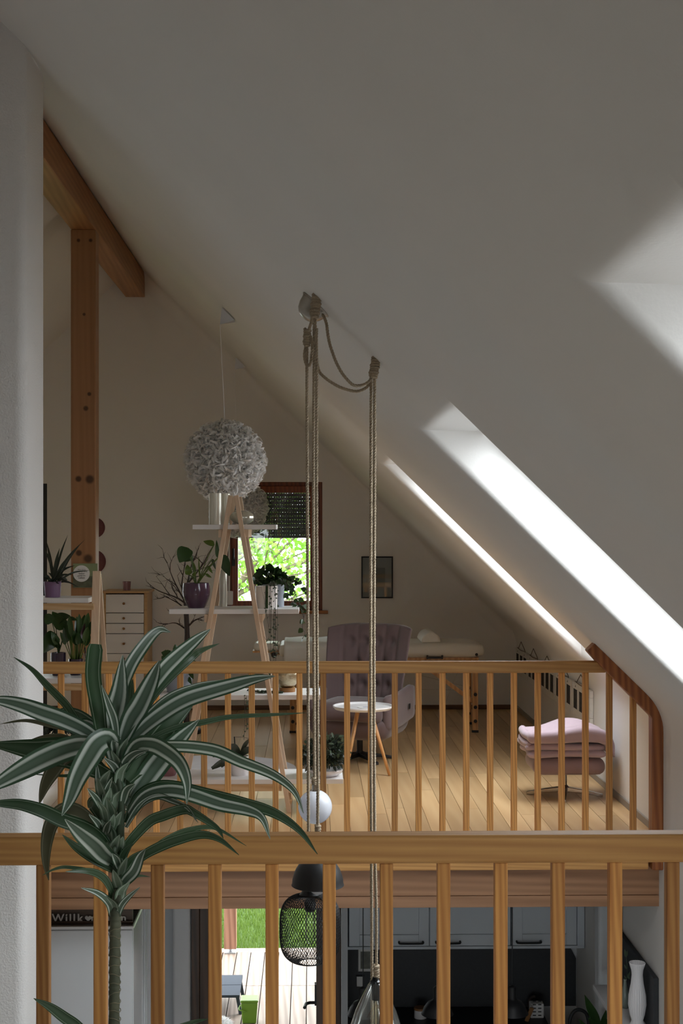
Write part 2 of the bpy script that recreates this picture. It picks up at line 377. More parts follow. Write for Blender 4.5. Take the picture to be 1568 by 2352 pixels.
# ================================================================ THE SETTING
YB = 13.85                 # rear gable wall
YR = 8.1                  # front of the far gallery
RX, RZ = -1.71, ceil_z(-1.71)
KX = 2.0                   # knee wall
LOW = -2.7                 # ground floor
YN = -3.0                  # gable behind the viewer
XL = -5.42
SKYL = [(1.86, 2.51), (4.96, 6.35), (8.89, 9.80)]
def portal(c, normal, w, h):
    d = bpy.data.lights.new('daylight_portal', 'AREA'); d.shape = 'RECTANGLE'; d.size = w; d.size_y = h
    d.cycles.is_portal = True
    o = bpy.data.objects.new('daylight_portal', d); COL.objects.link(o); o.location = c
    o.rotation_euler = Vector(normal).to_track_quat('-Z', 'Y').to_euler()
# sloped ceilings with plastered roof-window shafts
OFFZ = .28
SX0, SX1 = .486, 1.86
z0, z1 = ceil_z(SX0), ceil_z(SX1); hx = (CC+OFFZ-z0)/.972; sz = ceil_z(SX1)+OFFZ
def slope(name, SK, mirror, xend, cove, first):
    fx = (lambda x: 2*RX-x) if mirror else (lambda x: x)
    bm = bmesh.new(); VD = {}
    def bv(x, y, z):
        k = (round(x, 4), round(y, 4), round(z, 4))
        if k not in VD: VD[k] = bm.verts.new((fx(x), y, z))
        return VD[k]
    yend = YB-.12 if cove else YB
    ys = sorted([YN, yend]+[y for s in SK for y in s]); xs = [RX, SX0, SX1, xend]
    for i in range(3):
        for j in range(len(ys)-1):
            if i == 1 and (ys[j], ys[j+1]) in SK: continue
            a, b, c, d = xs[i], xs[i+1], ys[j], ys[j+1]
            bm.faces.new([bv(a, c, ceil_z(a)), bv(a, d, ceil_z(a)), bv(b, d, ceil_z(b)), bv(b, c, ceil_z(b))])
    inner = set(bm.faces)
    for y0, y1 in SK:
        A, B = (SX0, z0), (SX1, z1); C, D = (hx, z0), (SX1, sz)
        bm.faces.new([bv(A[0], y0, A[1]), bv(A[0], y1, A[1]), bv(C[0], y1, C[1]), bv(C[0], y0, C[1])])
        bm.faces.new([bv(B[0], y0, B[1]), bv(B[0], y1, B[1]), bv(D[0], y1, D[1]), bv(D[0], y0, D[1])])
        for y in (y0, y1): bm.faces.new([bv(A[0], y, A[1]), bv(C[0], y, C[1]), bv(D[0], y, D[1]), bv(B[0], y, B[1])])
    rim = [e for e in bm.edges if len(e.link_faces) == 2 and (e.link_faces[0] in inner) != (e.link_faces[1] in inner)]
    if cove:   # rounded cove where the slope meets the rear gable
        def cv(x, th):
            p = Vector((x, yend, ceil_z(x)))+Vector((-.697, 0, -.717))*.12*(1-math.cos(th))+Vector((0, .12*math.sin(th), 0))
            return bv(p.x, p.y, p.z)
        for q in range(6):
            th0, th1 = PI/2*q/6, PI/2*(q+1)/6; bm.faces.new([cv(RX, th0), cv(RX, th1), cv(xend+.16, th1), cv(xend+.16, th0)])
    bmesh.ops.bevel(bm, geom=rim, offset=.045, segments=5, profile=.5, affect='EDGES', clamp_overlap=True)
    bmesh.ops.recalc_face_normals(bm, faces=bm.faces)
    me = bpy.data.meshes.new(name); bm.to_mesh(me); bm.free(); me.materials.append(MAT('plaster'))
    for p in me.polygons: p.use_smooth = True
    me.set_sharp_from_angle(angle=math.radians(30))
    ce = bpy.data.objects.new(name, me); COL.objects.link(ce); structure(ce)
    # roof windows: frame + pane at the outer end of each shaft
    for n_, (y0, y1) in enumerate(SK):
        P0 = Vector((fx(hx), (y0+y1)/2, z0)); P1 = Vector((fx(SX1), (y0+y1)/2, sz)); nrm = Vector((-.697 if mirror else .697, 0, .717))
        w = thing('window_%d' % (n_+first), None, None, (P0+P1)/2); structure(w)
        d = (P1-P0).normalized()
        MB().add([Vector((P0.x, y0, P0.z)), Vector((P0.x, y1, P0.z)), Vector((P1.x, y1, P1.z)), Vector((P1.x, y0, P1.z))], [(0, 1, 2, 3)]).build('pane', 'glass', w)
        fr = MB()
        for y in (y0+.03, y1-.03): fr.bar(Vector((P0.x, y, P0.z))+nrm*.03, Vector((P1.x, y, P1.z))+nrm*.03, .06, .05, nrm)
        for P in (P0+d*.03, P1-d*.03): fr.bar(Vector((P.x, y0, P.z))+nrm*.03, Vector((P.x, y1, P.z))+nrm*.03, .06, .05, nrm)
        fr.build('window_frame', 'white', w)
        portal((P0+P1)/2+nrm*.1, -nrm, (y1-y0), (P1-P0).length)
slope('ceiling_right', SKYL, False, KX-.1, True, 3)
lz = RZ-.972*(RX-XL)
slope('ceiling_left', [], True, 2*RX-XL, False, 6)
# knee wall and ground-floor wall on the right, with the rounded bend into the slope
prof = [(KX-.1, ceil_z(KX-.1))]
b0 = Vector((KX-.1, ceil_z(KX-.1))); b1 = Vector((KX, ceil_z(KX))); b2 = Vector((KX, ceil_z(KX)-.13))
for i in range(1, 9):
    t = i/8; q = b0*(1-t)**2+b1*2*t*(1-t)+b2*t*t; prof.append((q.x, q.y))
prof.append((KX, LOW))
m = MB(); n = len(prof)
m.add([(x, YN, z) for x, z in prof]+[(x, YB, z) for x, z in prof], [(i, i+1, n+i+1, n+i) for i in range(n-1)])
structure(m.build('wall_right', 'plaster', smooth=True, sharp=30))
m = MB().add([(XL, YN, LOW), (XL, 10.6, LOW), (XL, 10.6, -.2), (XL, YB, -.2), (XL, YB, lz), (XL, YN, lz)], [(0, 1, 2, 3, 4, 5)])
structure(m.build('wall_left', 'plaster'))
def holed(name, outer, holes, y, mat, thick=.0):
    bm = bmesh.new(); edges = []
    for loop in [outer]+holes:
        vs = [bm.verts.new((a, y, b)) for a, b in loop]
        edges += [bm.edges.new((vs[i], vs[(i+1) % len(vs)])) for i in range(len(vs))]
    bmesh.ops.triangle_fill(bm, edges=edges, use_beauty=True, use_dissolve=False)
    rec = [e for e in edges[len(outer):] if e.is_valid]
    if thick:
        r = bmesh.ops.extrude_edge_only(bm, edges=rec)
        for v in r['geom']:
            if isinstance(v, bmesh.types.BMVert): v.co.y += thick
    bmesh.ops.recalc_face_normals(bm, faces=bm.faces)
    me = bpy.data.meshes.new(name); bm.to_mesh(me); bm.free(); me.materials.append(MAT(mat))
    o = bpy.data.objects.new(name, me); COL.objects.link(o); return structure(o)
def rect(x0, x1, z0, z1): return [(x0, z0), (x1, z0), (x1, z1), (x0, z1)]
# rear gable wall with the window and a balcony door
WX0, WX1, WZ0, WZ1 = X(521, YB), X(740, YB), Z(1402, YB), Z(1107, YB)
DX1, DX0, DZ1 = X(108, YB), X(108, YB)-1.5, 2.2
gable = [(XL, -.24), (KX, -.24), (KX, ceil_z(KX)), (RX, RZ), (XL, lz)]
holed('wall_rear', gable, [rect(WX0, WX1, WZ0, WZ1), rect(DX0, DX1, .02, DZ1)], YB, 'plaster', .14)
holed('wall_front', [(XL, LOW), (KX, LOW), (KX, ceil_z(KX)), (RX, RZ), (XL, lz)], [rect(-1.8, -.8, 1.0, 2.0), rect(-2.4, .9, LOW+.05, -.55)], YN, 'plaster', -.2)
portal(((WX0+WX1)/2, YB+.2, (WZ0+WZ1)/2), (0, -1, 0), WX1-WX0, WZ1-WZ0)
portal(((DX0+DX1)/2, YB+.2, DZ1/2), (0, -1, 0), 1.5, DZ1)
portal((-1.3, YN-.25, 1.5), (0, 1, 0), 1., 1.)
# rear window
w = thing('window_1', None, None, ((WX0+WX1)/2, YB+.05, WZ0)); structure(w)
f = MB(); fy0, fy1 = YB+.03, YB+.11; fw = .045
f.box(WX0, WX0+fw, fy0, fy1, WZ0, WZ1); f.box(WX1-fw, WX1, fy0, fy1, WZ0, WZ1)
f.box(WX0+fw, WX1-fw, fy0, fy1, WZ1-.04, WZ1); f.box(WX0+fw, WX1-fw, fy0, fy1, WZ0, WZ0+.04)
f.build('window_frame', 'window', w, bevel=.004)
gx0, gx1, gz0, gz1 = X(546, YB), X(712, YB), Z(1380, YB), Z(1131, YB)
s = MB(); s.box(WX0+fw, gx0, YB+.01, fy1-.01, WZ0+.04, WZ1-.04); s.box(gx1, WX1-fw, YB+.01, fy1-.01, WZ0+.04, WZ1-.04)
s.box(gx0, gx1, YB+.01, fy1-.01, WZ0+.04, gz0); s.box(gx0, gx1, YB+.01, fy1-.01, gz1, WZ1-.04)
sash = s.build('window_sash', 'window', w, bevel=.005)
MB().box(gx0, gx1, YB+.05, YB+.054, gz0, gz1).build('pane', 'glass', w)
h = MB(); hx_ = X(536, YB); h.box(hx_-.016, hx_+.016, YB-.006, YB+.012, Z(1300, YB), Z(1280, YB)); h.tube([(hx_, YB-.02, Z(1284, YB)), (hx_, YB-.035, Z(1280, YB)), (hx_, YB-.035, Z(1262, YB)+.01)], .011, 8)
h.build('handle', 'black', sash)
sh = MB(); zt = gz1+.03; zb = Z(1236, YB); nrow = 12; rh = (zt-zb-.03)/nrow
for i in range(nrow):
    z = zt-rh*(i+1); sh.box(gx0-.02, gx1+.02, YB+.13, YB+.14, z+.0024, z+rh)
    k = gx0-.02; 
    while k < gx1: sh.box(k, k+.0195, YB+.131, YB+.139, z-.001, z+.003); k += .024
sh.box(gx0-.02, gx1+.02, YB+.125, YB+.145, zb, zb+.03)
sh.build('roller_shutter', 'shutter', w)
MB().box(WX0-.05, X(753, YB), YB-.06, YB+.03, WZ0-.03, WZ0).build('window_sill', 'sill', w, bevel=.004)
# balcony door behind the pillar
d = thing('door_1', None, None, ((DX0+DX1)/2, YB+.05, 0)); structure(d)
f = MB()
for a, b in ((DX0, DX0+.09), (DX1-.09, DX1), ((DX0+DX1)/2-.06, (DX0+DX1)/2+.06)): f.box(a, b, YB+.03, YB+.11, .02, DZ1)
for a, b in ((.02, .14), (DZ1-.09, DZ1)): f.box(DX0, DX1, YB+.032, YB+.108, a, b)
f.build('door_frame', 'shutter', d, bevel=.004)
MB().box(DX0+.05, DX1-.05, YB+.06, YB+.064, .1, DZ1-.05).build('pane', 'glass', d)
# unseen front gable window, added and sized for light on the near railing
w = thing('window_2', None, None, (-1.3, YN, .9)); structure(w)
f = MB()
for a, b in ((-1.8, -1.72), (-.88, -.8)): f.box(a, b, YN-.12, YN-.05, 1., 2.)
for a, b in ((1., 1.08), (1.92, 2.)): f.box(-1.8, -.8, YN-.118, YN-.052, a, b)
f.build('window_frame', 'window', w); MB().box(-1.75, -.85, YN-.09, YN-.086, 1.05, 1.95).build('pane', 'glass', w)
portal((-.75, YN-.25, -1.6), (0, 1, 0), 3.3, 2.1)
d = thing('door_added', None, None, (-.75, YN, LOW)); structure(d); f = MB()  # unseen glazed door, added to brighten the cupboard and kitchen fronts
for a, b in ((-2.4, -2.3), (-.8, -.7), (.8, .9)): f.box(a, b, YN-.12, YN-.05, LOW+.05, -.55)
for a, b in ((LOW+.05, LOW+.15), (-.65, -.55)): f.box(-2.4, .9, YN-.118, YN-.052, a, b)
f.build('door_frame', 'door_dark', d); MB().box(-2.35, .85, YN-.09, YN-.086, LOW+.1, -.6).build('pane', 'glass', d)
# pillar wall on the left in front of the far gallery
PX = -1.263
m = MB(); bmn = 6; pr = [(-2.3, 6.32)]
for i in range(bmn+1):
    a = -PI/2+PI/2*i/bmn; pr.append((PX-.05+.05*math.cos(a), 6.37+.05*math.sin(a)))
for i in range(4):
    a = PI/2*i/3; pr.append((PX-.012+.012*math.cos(a), 6.73+.012*math.sin(a)))
pr.append((RX, 6.742)); pr.append((-2.3, 6.742)); pr.insert(1, (RX, 6.32))
n = len(pr)
vs = [(x, y, LOW) for x, y in pr]+[(x, y, (ceil_z(x) if x > RX else RZ-.972*(RX-x))+.005) for x, y in pr]
m.add(vs, [tuple(range(n-1, -1, -1))]+[(i, (i+1) % n, (i+1) % n+n, i+n) for i in range(n)])
structure(m.build('wall_pillar', 'plaster_rough', sharp=40))
# floors
structure(MB().box(XL, KX, YN, 3.72, -.24, 0).build('floor_near', 'laminate'))
fl = structure(MB().box(XL, KX, YR+.051, YB, -.15, -.022).build('floor', 'floor_gap'))
PW = .118; shared = {}
i = 0; x = KX
while x > -3.4:
    x0 = x-PW; y = YR+.05; cuts = [y]; y += .5+random.random()*2.0
    while y < YB-.4: cuts.append(y); y += 1.5+random.random()*1.3
    cuts.append(YB)
    for a, b in zip(cuts, cuts[1:]):
        L = round((b-a)*4)/4 if b < YB-.01 else b-a
        key = round(b-a, 2)
        if key not in shared:
            me_ = MB().box(.0012, PW-.0012, .0012, (b-a)-.0012, -.02, 0)
            o = me_.build('plank', 'floor', fl, local=True); shared[key] = o.data
        else:
            o = bpy.data.objects.new('plank', shared[key]); COL.objects.link(o); o.parent = fl
        o.location = (x0, a, random.random()*.0008)
    x = x0
structure(MB().box(XL, KX, YN, 10.9, LOW-.1, LOW).build('floor_ground', 'tile'))
# baseboards
structure(MB().box(DX1+.02, KX-.012, YB-.016, YB, 0, .045).build('baseboard_rear', 'base_dark', bevel=.003))
structure(MB().box(KX-.012, KX, YR+.05, YB-.016, 0, .045).build('baseboard_right', 'base_grey', bevel=.003))
# ground floor: kitchen wall, terrace door wall
YK = 10.7
structure(MB().box(X(783, 10.4), KX, YK, YK+.2, LOW, -.24).build('wall_kitchen', 'plaster_low'))
structure(MB().box(X(783, 10.4), X(797, 10.4), 10.25, YK, LOW, -.24).build('wall_kitchen_return', 'plaster_low'))
OX0, OX1 = X(480, 10.45), X(760, 10.45)
m = MB(); m.box(XL, X(441, 10.4), 10.4, 10.6, LOW, -.24); structure(m.build('wall_terrace', 'plaster_low'))
m = MB(); m.box(X(441, 10.4), X(783, 10.4), 10.4, 10.6, -.55, -.24); structure(m.build('wall_lintel', 'plaster_low'))
m = MB(); m.box(X(395, 10.3), X(436, 10.3), 10.33, 10.4, LOW, -.3); structure(m.build('trim_1', 'white', bevel=.02, seg=4))
portal(((OX0+OX1)/2, 10.75, -1.6), (0, -1, 0), OX1-OX0, 2.1)
d = thing('door_2', None, None, ((OX0+OX1)/2, 10.5, LOW)); structure(d)
f = MB(); f.box(X(441, 10.4), X(459, 10.4), 10.34, 10.6, LOW, -.55); f.box(X(459, 10.4), OX0, 10.37, 10.6, LOW, -.55); f.box(OX1+.02, X(783, 10.4), 10.36, 10.6, LOW, -.55); f.box(X(459, 10.4), OX1, 10.37, 10.6, -.62, -.55)
f.build('door_frame', 'door_dark', d, bevel=.004)
# the leaf stands open into the room, seen from its edge
lf = MB(); lx0 = X(726, 10.0); lf.box(lx0, lx0+.07, 9.55, 10.36, LOW+.02, -.62)
leaf_o = lf.build('door_leaf', 'door_dark', d, bevel=.004)
hz = Z(2298, 9.7)
h = MB(); h.lathe([(.02, 0), (.02, .012)], (lx0, 9.66, hz), 14, Matrix.Rotation(-PI/2, 3, 'Y')); h.tube([(lx0, 9.66, hz), (lx0-.045, 9.66, hz), (lx0-.07, 9.64, hz), (lx0-.08, 9.56, hz)], .011, 8)
h.box(lx0-.012, lx0, 9.63, 9.69, hz-.0, hz+.13)
h.build('handle', 'black', leaf_o)
# terrace with boards running away from the house
tz = LOW+.0; tr = structure(MB().box(-3.0, 2.4, 10.9, 15.08, tz-.2, tz-.03).build('floor_terrace', 'deck_dark'))
bw = .147; ref = None; x = -2.4
while x < 1.5:
    for a, b in ((10.9, 13.9), (13.9, 15.0)) if True else ():
        key = ('d', a)
        if key not in shared:
            o = MB().box(.004, bw-.004, .003, b-a-.003, -.028, 0).build('deck_board', 'deck', tr, bevel=.003, local=True); shared[key] = o
        else:
            o = shared[key].copy(); COL.objects.link(o)
        o.location = (x, a, tz)
    x += bw
MB().box(-3, 2.4, 15.0, 15.15, tz-.03, tz-.002).build('edge_board', 'deck', tr, bevel=.004)
g = structure(MB().box(-14, 14, 15.15, 45, tz-.4, tz-.12).build('ground_lawn', 'lawn'))
gm = MB(); rr = random.Random(3)
for i in range(26000):
    x = rr.uniform(-1.9, 1.2); y = 15.16+3.6*rr.random(); h = .04+.07*rr.random(); a = rr.uniform(0, 2*PI); l = .05*rr.random()
    c, s_ = math.cos(a), math.sin(a); w_ = .004+.003*rr.random()
    gm.add([(x-c*w_, y-s_*w_, tz-.12), (x+c*w_, y+s_*w_, tz-.12), (x-s_*l, y+c*l, tz-.12+h)], [(0, 1, 2)])
go = gm.build('lawn_grass', 'grass'); tag(go, 'short bright green lawn grass beyond the wooden terrace', 'grass', kind='stuff')

# ---------------------------------------------------------------- big timbers
def one(o, label, cat, group=None): return tag(o, label, cat, group)
fb = MB().box(-3.4, X(1486, YR), YR-.03, YR+.05, Z(1998, YR), .0).build('fascia_board', 'rail', bevel=.006)
one(fb, 'long orange-brown board edging the far gallery floor under the balusters', 'board')
bb = MB(); zb0, zb1, zb2 = Z(2086, YR+.05), Z(2059, YR+.05), Z(1998, YR+.05)
bb.box(-3.4, X(1520, YR+.05), YR+.05, YR+.25, zb0, zb1-.003); bb.box(-3.4, X(1520, YR+.05), YR+.058, YR+.25, zb1-.003, zb1+.001); bb.box(-3.4, X(1520, YR+.05), YR+.05, YR+.25, zb1+.001, -.15)
one(bb.build('floor_beam', 'beam', bevel=.004), 'cracked brown floor beam carrying the far gallery above the kitchen', 'beam')
pb = 4.01; pm = MB().box(RX-.093, RX+.093, YN, YB, pb, pb+.235).build('ridge_beam', 'purlin', bevel=.006)
one(pm, 'heavy pine ridge beam running under the roof peak onto the post', 'beam')
PY = 10.7
pk = [(K(180, 1100, PY), .012), (K(206, 1101, PY), .017), (K(181, 1270, PY), .012), (K(202, 1283, PY), .017), (K(197, 938, PY), .01), (K(205, 905, PY), .008), (K(193, 722, PY), .006), (K(180, 552, PY), .007), (K(208, 552, PY), .007)]
SPEC['post'] = lambda: wood('pine_post', lin(180, 132, 90), lin(152, 106, 68), 'z', 24, wave=.15, along=.02, spots=[(p.x, p.y, p.z, r*2.6) for p, r in pk])
po = MB().box(RX-.093, RX+.093, PY, PY+.17, 0, pb).build('timber_post', 'post', bevel=.008)
one(po, 'tall knotty pine post holding up the ridge beam', 'post')

# ---------------------------------------------------------------- railings
def rail_profile(w, h, r=.012):
    return [(-w/2+r, 0), (w/2-r, 0), (w/2, r), (w/2, h-r), (w/2-r, h), (-w/2+r, h), (-w/2, h-r), (-w/2, r)]
nr = thing('near_railing', 'foreground wooden railing with square balusters and thick handrail behind the striped plant', 'railing', (0, 3.66, 0))
NZ = Z(1921, 3.66); p = [(a+3.695, b+NZ-.073) for a, b in rail_profile(.07, .073, .008)]
MB().prism([(a, b) for a, b in p], -2.2, 1.70, 'x').build('handrail', 'rail', nr, bevel=.003)
bal = None
for k in range(-6, 13):
    x = X(97+131.8*k, 3.67)
    if x > 1.66 or x < -2.1: continue
    if bal is None: bal = MB().box(-.0168, .0168, -.0168, .0168, 0, NZ-.073).build('baluster', 'rail_z', nr, bevel=.003, local=True); o = bal
    else: o = bal.copy(); COL.objects.link(o)
    o.location = (x, .03, 0)
structure(MB().box(XL, KX, 3.72, 3.76, -.26, -.0).build('trim_2', 'rail'))
fr_ = thing('far_railing', 'wooden gallery railing with square balusters and a bent end following the roof slope', 'railing', (0, YR, 0))
FZ = Z(1519, YR); hw = .066
p = [(a+YR-.0, b+FZ-hw) for a, b in rail_profile(.06, hw, .008)]
MB().prism(p, -3.4, X(1388, YR), 'x').build('handrail', 'rail', fr_, bevel=.003)
bal = None
for k in range(-28, 7):
    u = 1125+54.7*k; x = X(u, YR)
    top = FZ-hw
    if u > 1420: top = Z(1597, YR)
    if bal is None: bal = MB().box(-.0168, .0168, -.0168, .0168, 0, FZ-hw).build('baluster', 'rail_z', fr_, bevel=.003, local=True); o = bal
    elif u > 1420: o = MB().box(-.0168, .0168, -.0168, .0168, 0, top).build('baluster', 'rail_z', fr_, bevel=.003, local=True)
    else: o = bal.copy(); COL.objects.link(o)
    o.location = (x, 0, 0)
# bent end piece: up the slope, round the knee, down the wall
outer = [(1368, 1477), (1420, 1528), (1480, 1586), (1505, 1610), (1516, 1624), (1522, 1640), (1524, 1665), (1523, 2003)]
innr = [(1497, 2003), (1497, 1650), (1440, 1592), (1380, 1532), (1348, 1496)]
poly = [(X(u, YR-.05), Z(v, YR-.05)) for u, v in outer+innr]
MB().prism(poly, YR-.055, YR+.04, 'y').build('end_post', 'rail_post', fr_, bevel=.008)

# ================================================================ PLANT HELPERS
rnd = random.Random(11)
def vec_side(t, roll=0):
    """blade side: perpendicular to the spine in the x-z plane, rolled towards the depth"""
    s = Vector((t.z, 0, -t.x))
    s = s.normalized() if s.length > .05 else Vector((1, 0, 0))
    return s*math.cos(roll)+Vector((0, 1, 0))*math.sin(roll)
def heart(q): return max(.02, math.sin(PI*min(1, q**.6*.985+.015)))**.75
def lance(q): return max(.03, math.sin(PI*min(.99, .08+.92*q**.8)))**.9
def add_leaf(root, pts, w, mat, roll=0., shape=heart, name='leaf', n=6, fold=.2):
    m = MB(); m.leaf(pts, w, lambda t: vec_side(t, roll), shape, fold, n)
    return m.build(name, mat, root, smooth=True)
def foliage(root, c, r, n, size, mat, name='foliage', seed=1, droop=.3, shape=lance, out=True, flat=1.0):
    g = random.Random(seed); m = MB(); c = Vector(c)
    for i in range(n):
        d = Vector((g.gauss(0, 1), g.gauss(0, 1), g.gauss(0, 1))).normalized(); k = g.random()**.4
        if d.z < -.6: d.z *= .3
        p = c+Vector((d.x*r[0], d.y*r[1], d.z*r[2]))*k
        dd = (d+Vector((g.gauss(0, .5), g.gauss(0, .5), g.gauss(0, .5)-droop))).normalized(); L = size*(.6+.8*g.random())
        sd = Vector((g.gauss(0, 1), g.gauss(0, 1), g.gauss(0, 1)))
        m.leaf([p, p+dd*L*.5+Vector((0, 0, .04*L)), p+dd*L], L*.55*flat, sd, shape, .15, 2)
    o = m.build(name, mat, root, smooth=True); o['kind'] = 'stuff'; return o
def strand(m, lm, pts, nleaf, size, seed, r=.0012):
    g = random.Random(seed); sp = spl(pts, 10); m.tube(sp, r, 5)
    for i in range(nleaf):
        p = sp[int(g.random()*(len(sp)-1))]; d = Vector((g.gauss(0, 1), g.gauss(0, 1), g.gauss(-.3, .6))).normalized(); L = size*(.7+.6*g.random())
        lm.leaf([p, p+d*L*.5, p+d*L], L*.85, Vector((g.gauss(0, 1), g.gauss(0, .4), g.gauss(0, 1))), heart, .1, 2)
def lift(m, x0, x1, y0, y1, zt):
    for v in m.v:
        if x0-.01 < v.x < x1+.01 and y0-.01 < v.y < y1+.01 and zt-.045 < v.z < zt+.002: v.z = zt+.002
    return m
def clear_pot(o, c, r, zt, root):
    off = origin(root)
    for v in o.data.vertices:
        p = v.co+off
        if (p.x-c.x)**2+(p.y-c.y)**2 < (r+.012)**2 and p.z < zt+.006: v.co.z += zt+.006-p.z
def pot(root, c, rt, rb, h, mat, bulge=0, n=28, rim=.006, name='pot', soil=.88):
    pr = []
    for i in range(9):
        t = i/8; pr.append((rb+(rt-rb)*t+bulge*math.sin(PI*t), h*t))
    pr += [(rt-rim, h), (rt-rim-.002, h*.86)]
    o = MB().lathe([(1e-4, 0)]+pr, c, n, cap=False).build(name, mat, root, smooth=True, sharp=50)
    MB().lathe([(1e-4, h*soil+.004), (rt-rim-.002, h*soil)], c, 20, cap=False).build('soil', 'soil', root, smooth=True)
    return o

# ================================================================ FAR GALLERY FURNITURE
# ladder shelf in the middle
SY0, SY1 = 8.87, 9.3
ls = thing('ladder_shelf', 'pale wooden A-frame ladder shelf with four white boards before the window', 'shelf', (X(540, SY0), SY0, 0))
ax = X(536, SY0); az = Z(1138, SY0); hs_ = X(668, SY0)-X(540, SY0)
for yy in (SY0, SY1):
    for s in (-1, 1):
        MB().bar((ax+s*.017, yy, az), (ax+s*(hs_), yy, 0), .028, .032, (0, 1, 0)).build('leg', 'pine', ls, bevel=.002)
boards = [(442, 634, 1205), (388, 686, 1399), (345, 735, 1596), (292, 788, 1789.5)]
SH = []
for u0, u1, v in boards:
    z = Z(v, 8.895); SH.append(z)
    MB().box(X(u0, 8.895), X(u1, 8.895), 8.895, 9.275, z-.03, z).build('shelf_board', 'white_shelf', ls, bevel=.002)
    q = 1-z/az
    for s in (-1, 1):
        xx = ax+s*(.017+(hs_-.017)*(1-(z-.05)/az)+.026)
        MB().box(xx-.012, xx+.012, SY0-.0, SY1+.02, z-.08, z-.031).build('cross_bar', 'pine', ls, bevel=.002)
MB().box(ax-hs_*.86, ax+hs_*.86, SY0+.03, SY0+.055, SH[3]-.075, SH[3]-.031).build('stretcher', 'pine_x', ls, bevel=.002)
S1, S2, S3, S4 = SH
# second ladder shelf behind the pillar, turned a quarter
l2 = thing('ladder_shelf', 'pale wooden ladder shelf with white boards beside the knotty post', 'shelf', (-1.55, 10.0, 0))
TX = X(213, 9.8)
for xx in (TX, TX-1.0):
    MB().bar((xx, 9.72, 0), (xx, 9.98, 1.47), .055, .022, (0, 1, 0)).build('leg', 'pine', l2, bevel=.002)
    MB().bar((xx+.045, 10.45, 0), (xx+.01, 10.02, 1.45), .03, .022, (0, 1, 0)).build('leg', 'pine', l2, bevel=.002)
LZ = [1.285, .74, .21]
for i, z in enumerate(LZ):
    f0 = 9.86-.12*i+.06
    MB().box(TX-1.05, X(203, f0), f0, f0+.34, z-.034, z).build('shelf_board', 'white_shelf', l2, bevel=.002)
    MB().box(TX-1.05, X(217, f0), f0-.035, f0-.01, z-.08, z-.036).build('cross_bar', 'pine_x', l2, bevel=.002)
# lilac tin with spiky grass on its top board
t = thing('potted_grass', 'lilac tin pot with dark spiky grass on the top ladder board beside the post', 'plant', K(121, 1371, 10.05)*1.0)
t.location.z = LZ[0]; c = t.location.copy()
MB().lathe([(1e-4, 0), (.053, 0), (.057, .06), (.057, .063), (.06, .11), (.056, .11), (.055, .09)], c, 28, cap=False).build('pot', 'purple_tin', t, smooth=True, sharp=40)
MB().lathe([(1e-4, .095), (.055, .092)], c, 18, cap=False).build('soil', 'soil', t)
for k, (du, dv, w) in enumerate([(40, -65, 7), (20, -80, 7), (-8, -95, 7), (48, -40, 6), (62, -90, 5), (74, -100, 4), (52, -20, 5), (60, 10, 4), (35, -110, 5), (-25, -80, 6), (-40, -50, 6), (80, -28, 4)]):
    s_ = 10.05/FPX; b = c+Vector((rnd.uniform(-.02, .02), rnd.uniform(-.03, .03), .09))
    tip = c+Vector((du*s_, rnd.uniform(-.12, .12), .1-(dv)*s_)); mid = b.lerp(tip, .5)+Vector((0, 0, .03))
    add_leaf(t, [b, mid, tip], w*s_*1.1, 'leaf_dark', rnd.uniform(-.4, .4), lance, fold=.3)
foliage(t, c+Vector((.02, -.01, .125)), (.05, .05, .03), 26, .045, 'leaf_dark', seed=5, shape=heart)
# two dark purple pots on the middle board
for (u, w, lab, sd) in ((133, .052, 'dark purple pot with large drooping heart leaves behind the far handrail', 1), (172.5, .05, 'low dark purple bowl with upright dark calla leaves and a maroon flower', 2)):
    p = K(u, 1500, 9.98); t = thing('potted_calla' if sd == 2 else 'potted_philodendron', lab, 'plant', (p.x, 9.98+.02*sd, LZ[1])); c = t.location.copy()
    hh = .16 if sd == 1 else .115
    pot(t, c, w, w*.8, hh, 'purple_dark', .004)
    s_ = 9.98/FPX
    if sd == 2:
        for k in range(26):
            a = rnd.uniform(0, 2*PI); rr_ = rnd.uniform(.02, .13); h_ = rnd.uniform(.16, .32)
            b = c+Vector((.03*math.cos(a), .03*math.sin(a), hh*.9)); tip = c+Vector((rr_*math.cos(a)*1.0, rr_*math.sin(a), hh+h_)); mid = b.lerp(tip, .55)
            m = MB().tube(spl([b, mid.lerp(b, .2), mid], 4), .003, 5); m.build('stem', 'leaf_l', t, smooth=True)
            add_leaf(t, [mid, mid.lerp(tip, .6)+Vector((0, 0, .01)), tip], rnd.uniform(.03, .05), 'leaf', rnd.uniform(-.7, .7), heart)
        for q in ((192, 1440), (160, 1425)):
            b = K(q[0], q[1]+30, 10.0); add_leaf(t, [b, K(q[0]-2, q[1]+12, 10.0), K(q[0]+3, q[1]-8, 9.97)], .035, 'spathe', .3, heart, 'flower', fold=.6)
    else:
        for (bu, bv, tu, tv, w_) in [(128, 1455, 98, 1500, 40), (120, 1430, 103, 1412, 26), (126, 1425, 162, 1415, 26), (150, 1445, 120, 1405, 34), (132, 1480, 118, 1452, 16), (135, 1490, 128, 1465, 14), (160, 1420, 178, 1425, 10)]:
            st = c+Vector((0, 0, hh*.9)); b = K(bu, bv, 10.0+rnd.uniform(-.05, .05)); tip = K(tu, tv, 9.95+rnd.uniform(-.05, .05))
            MB().tube(spl([st, st.lerp(b, .6)+Vector((0, .01, .01)), b], 5), .003, 5).build('stem', 'leaf', t, smooth=True)
            add_leaf(t, [b, b.lerp(tip, .5)+Vector((0, -.01, .005)), tip], w_*s_, 'leaf', rnd.uniform(-.5, .5), heart)
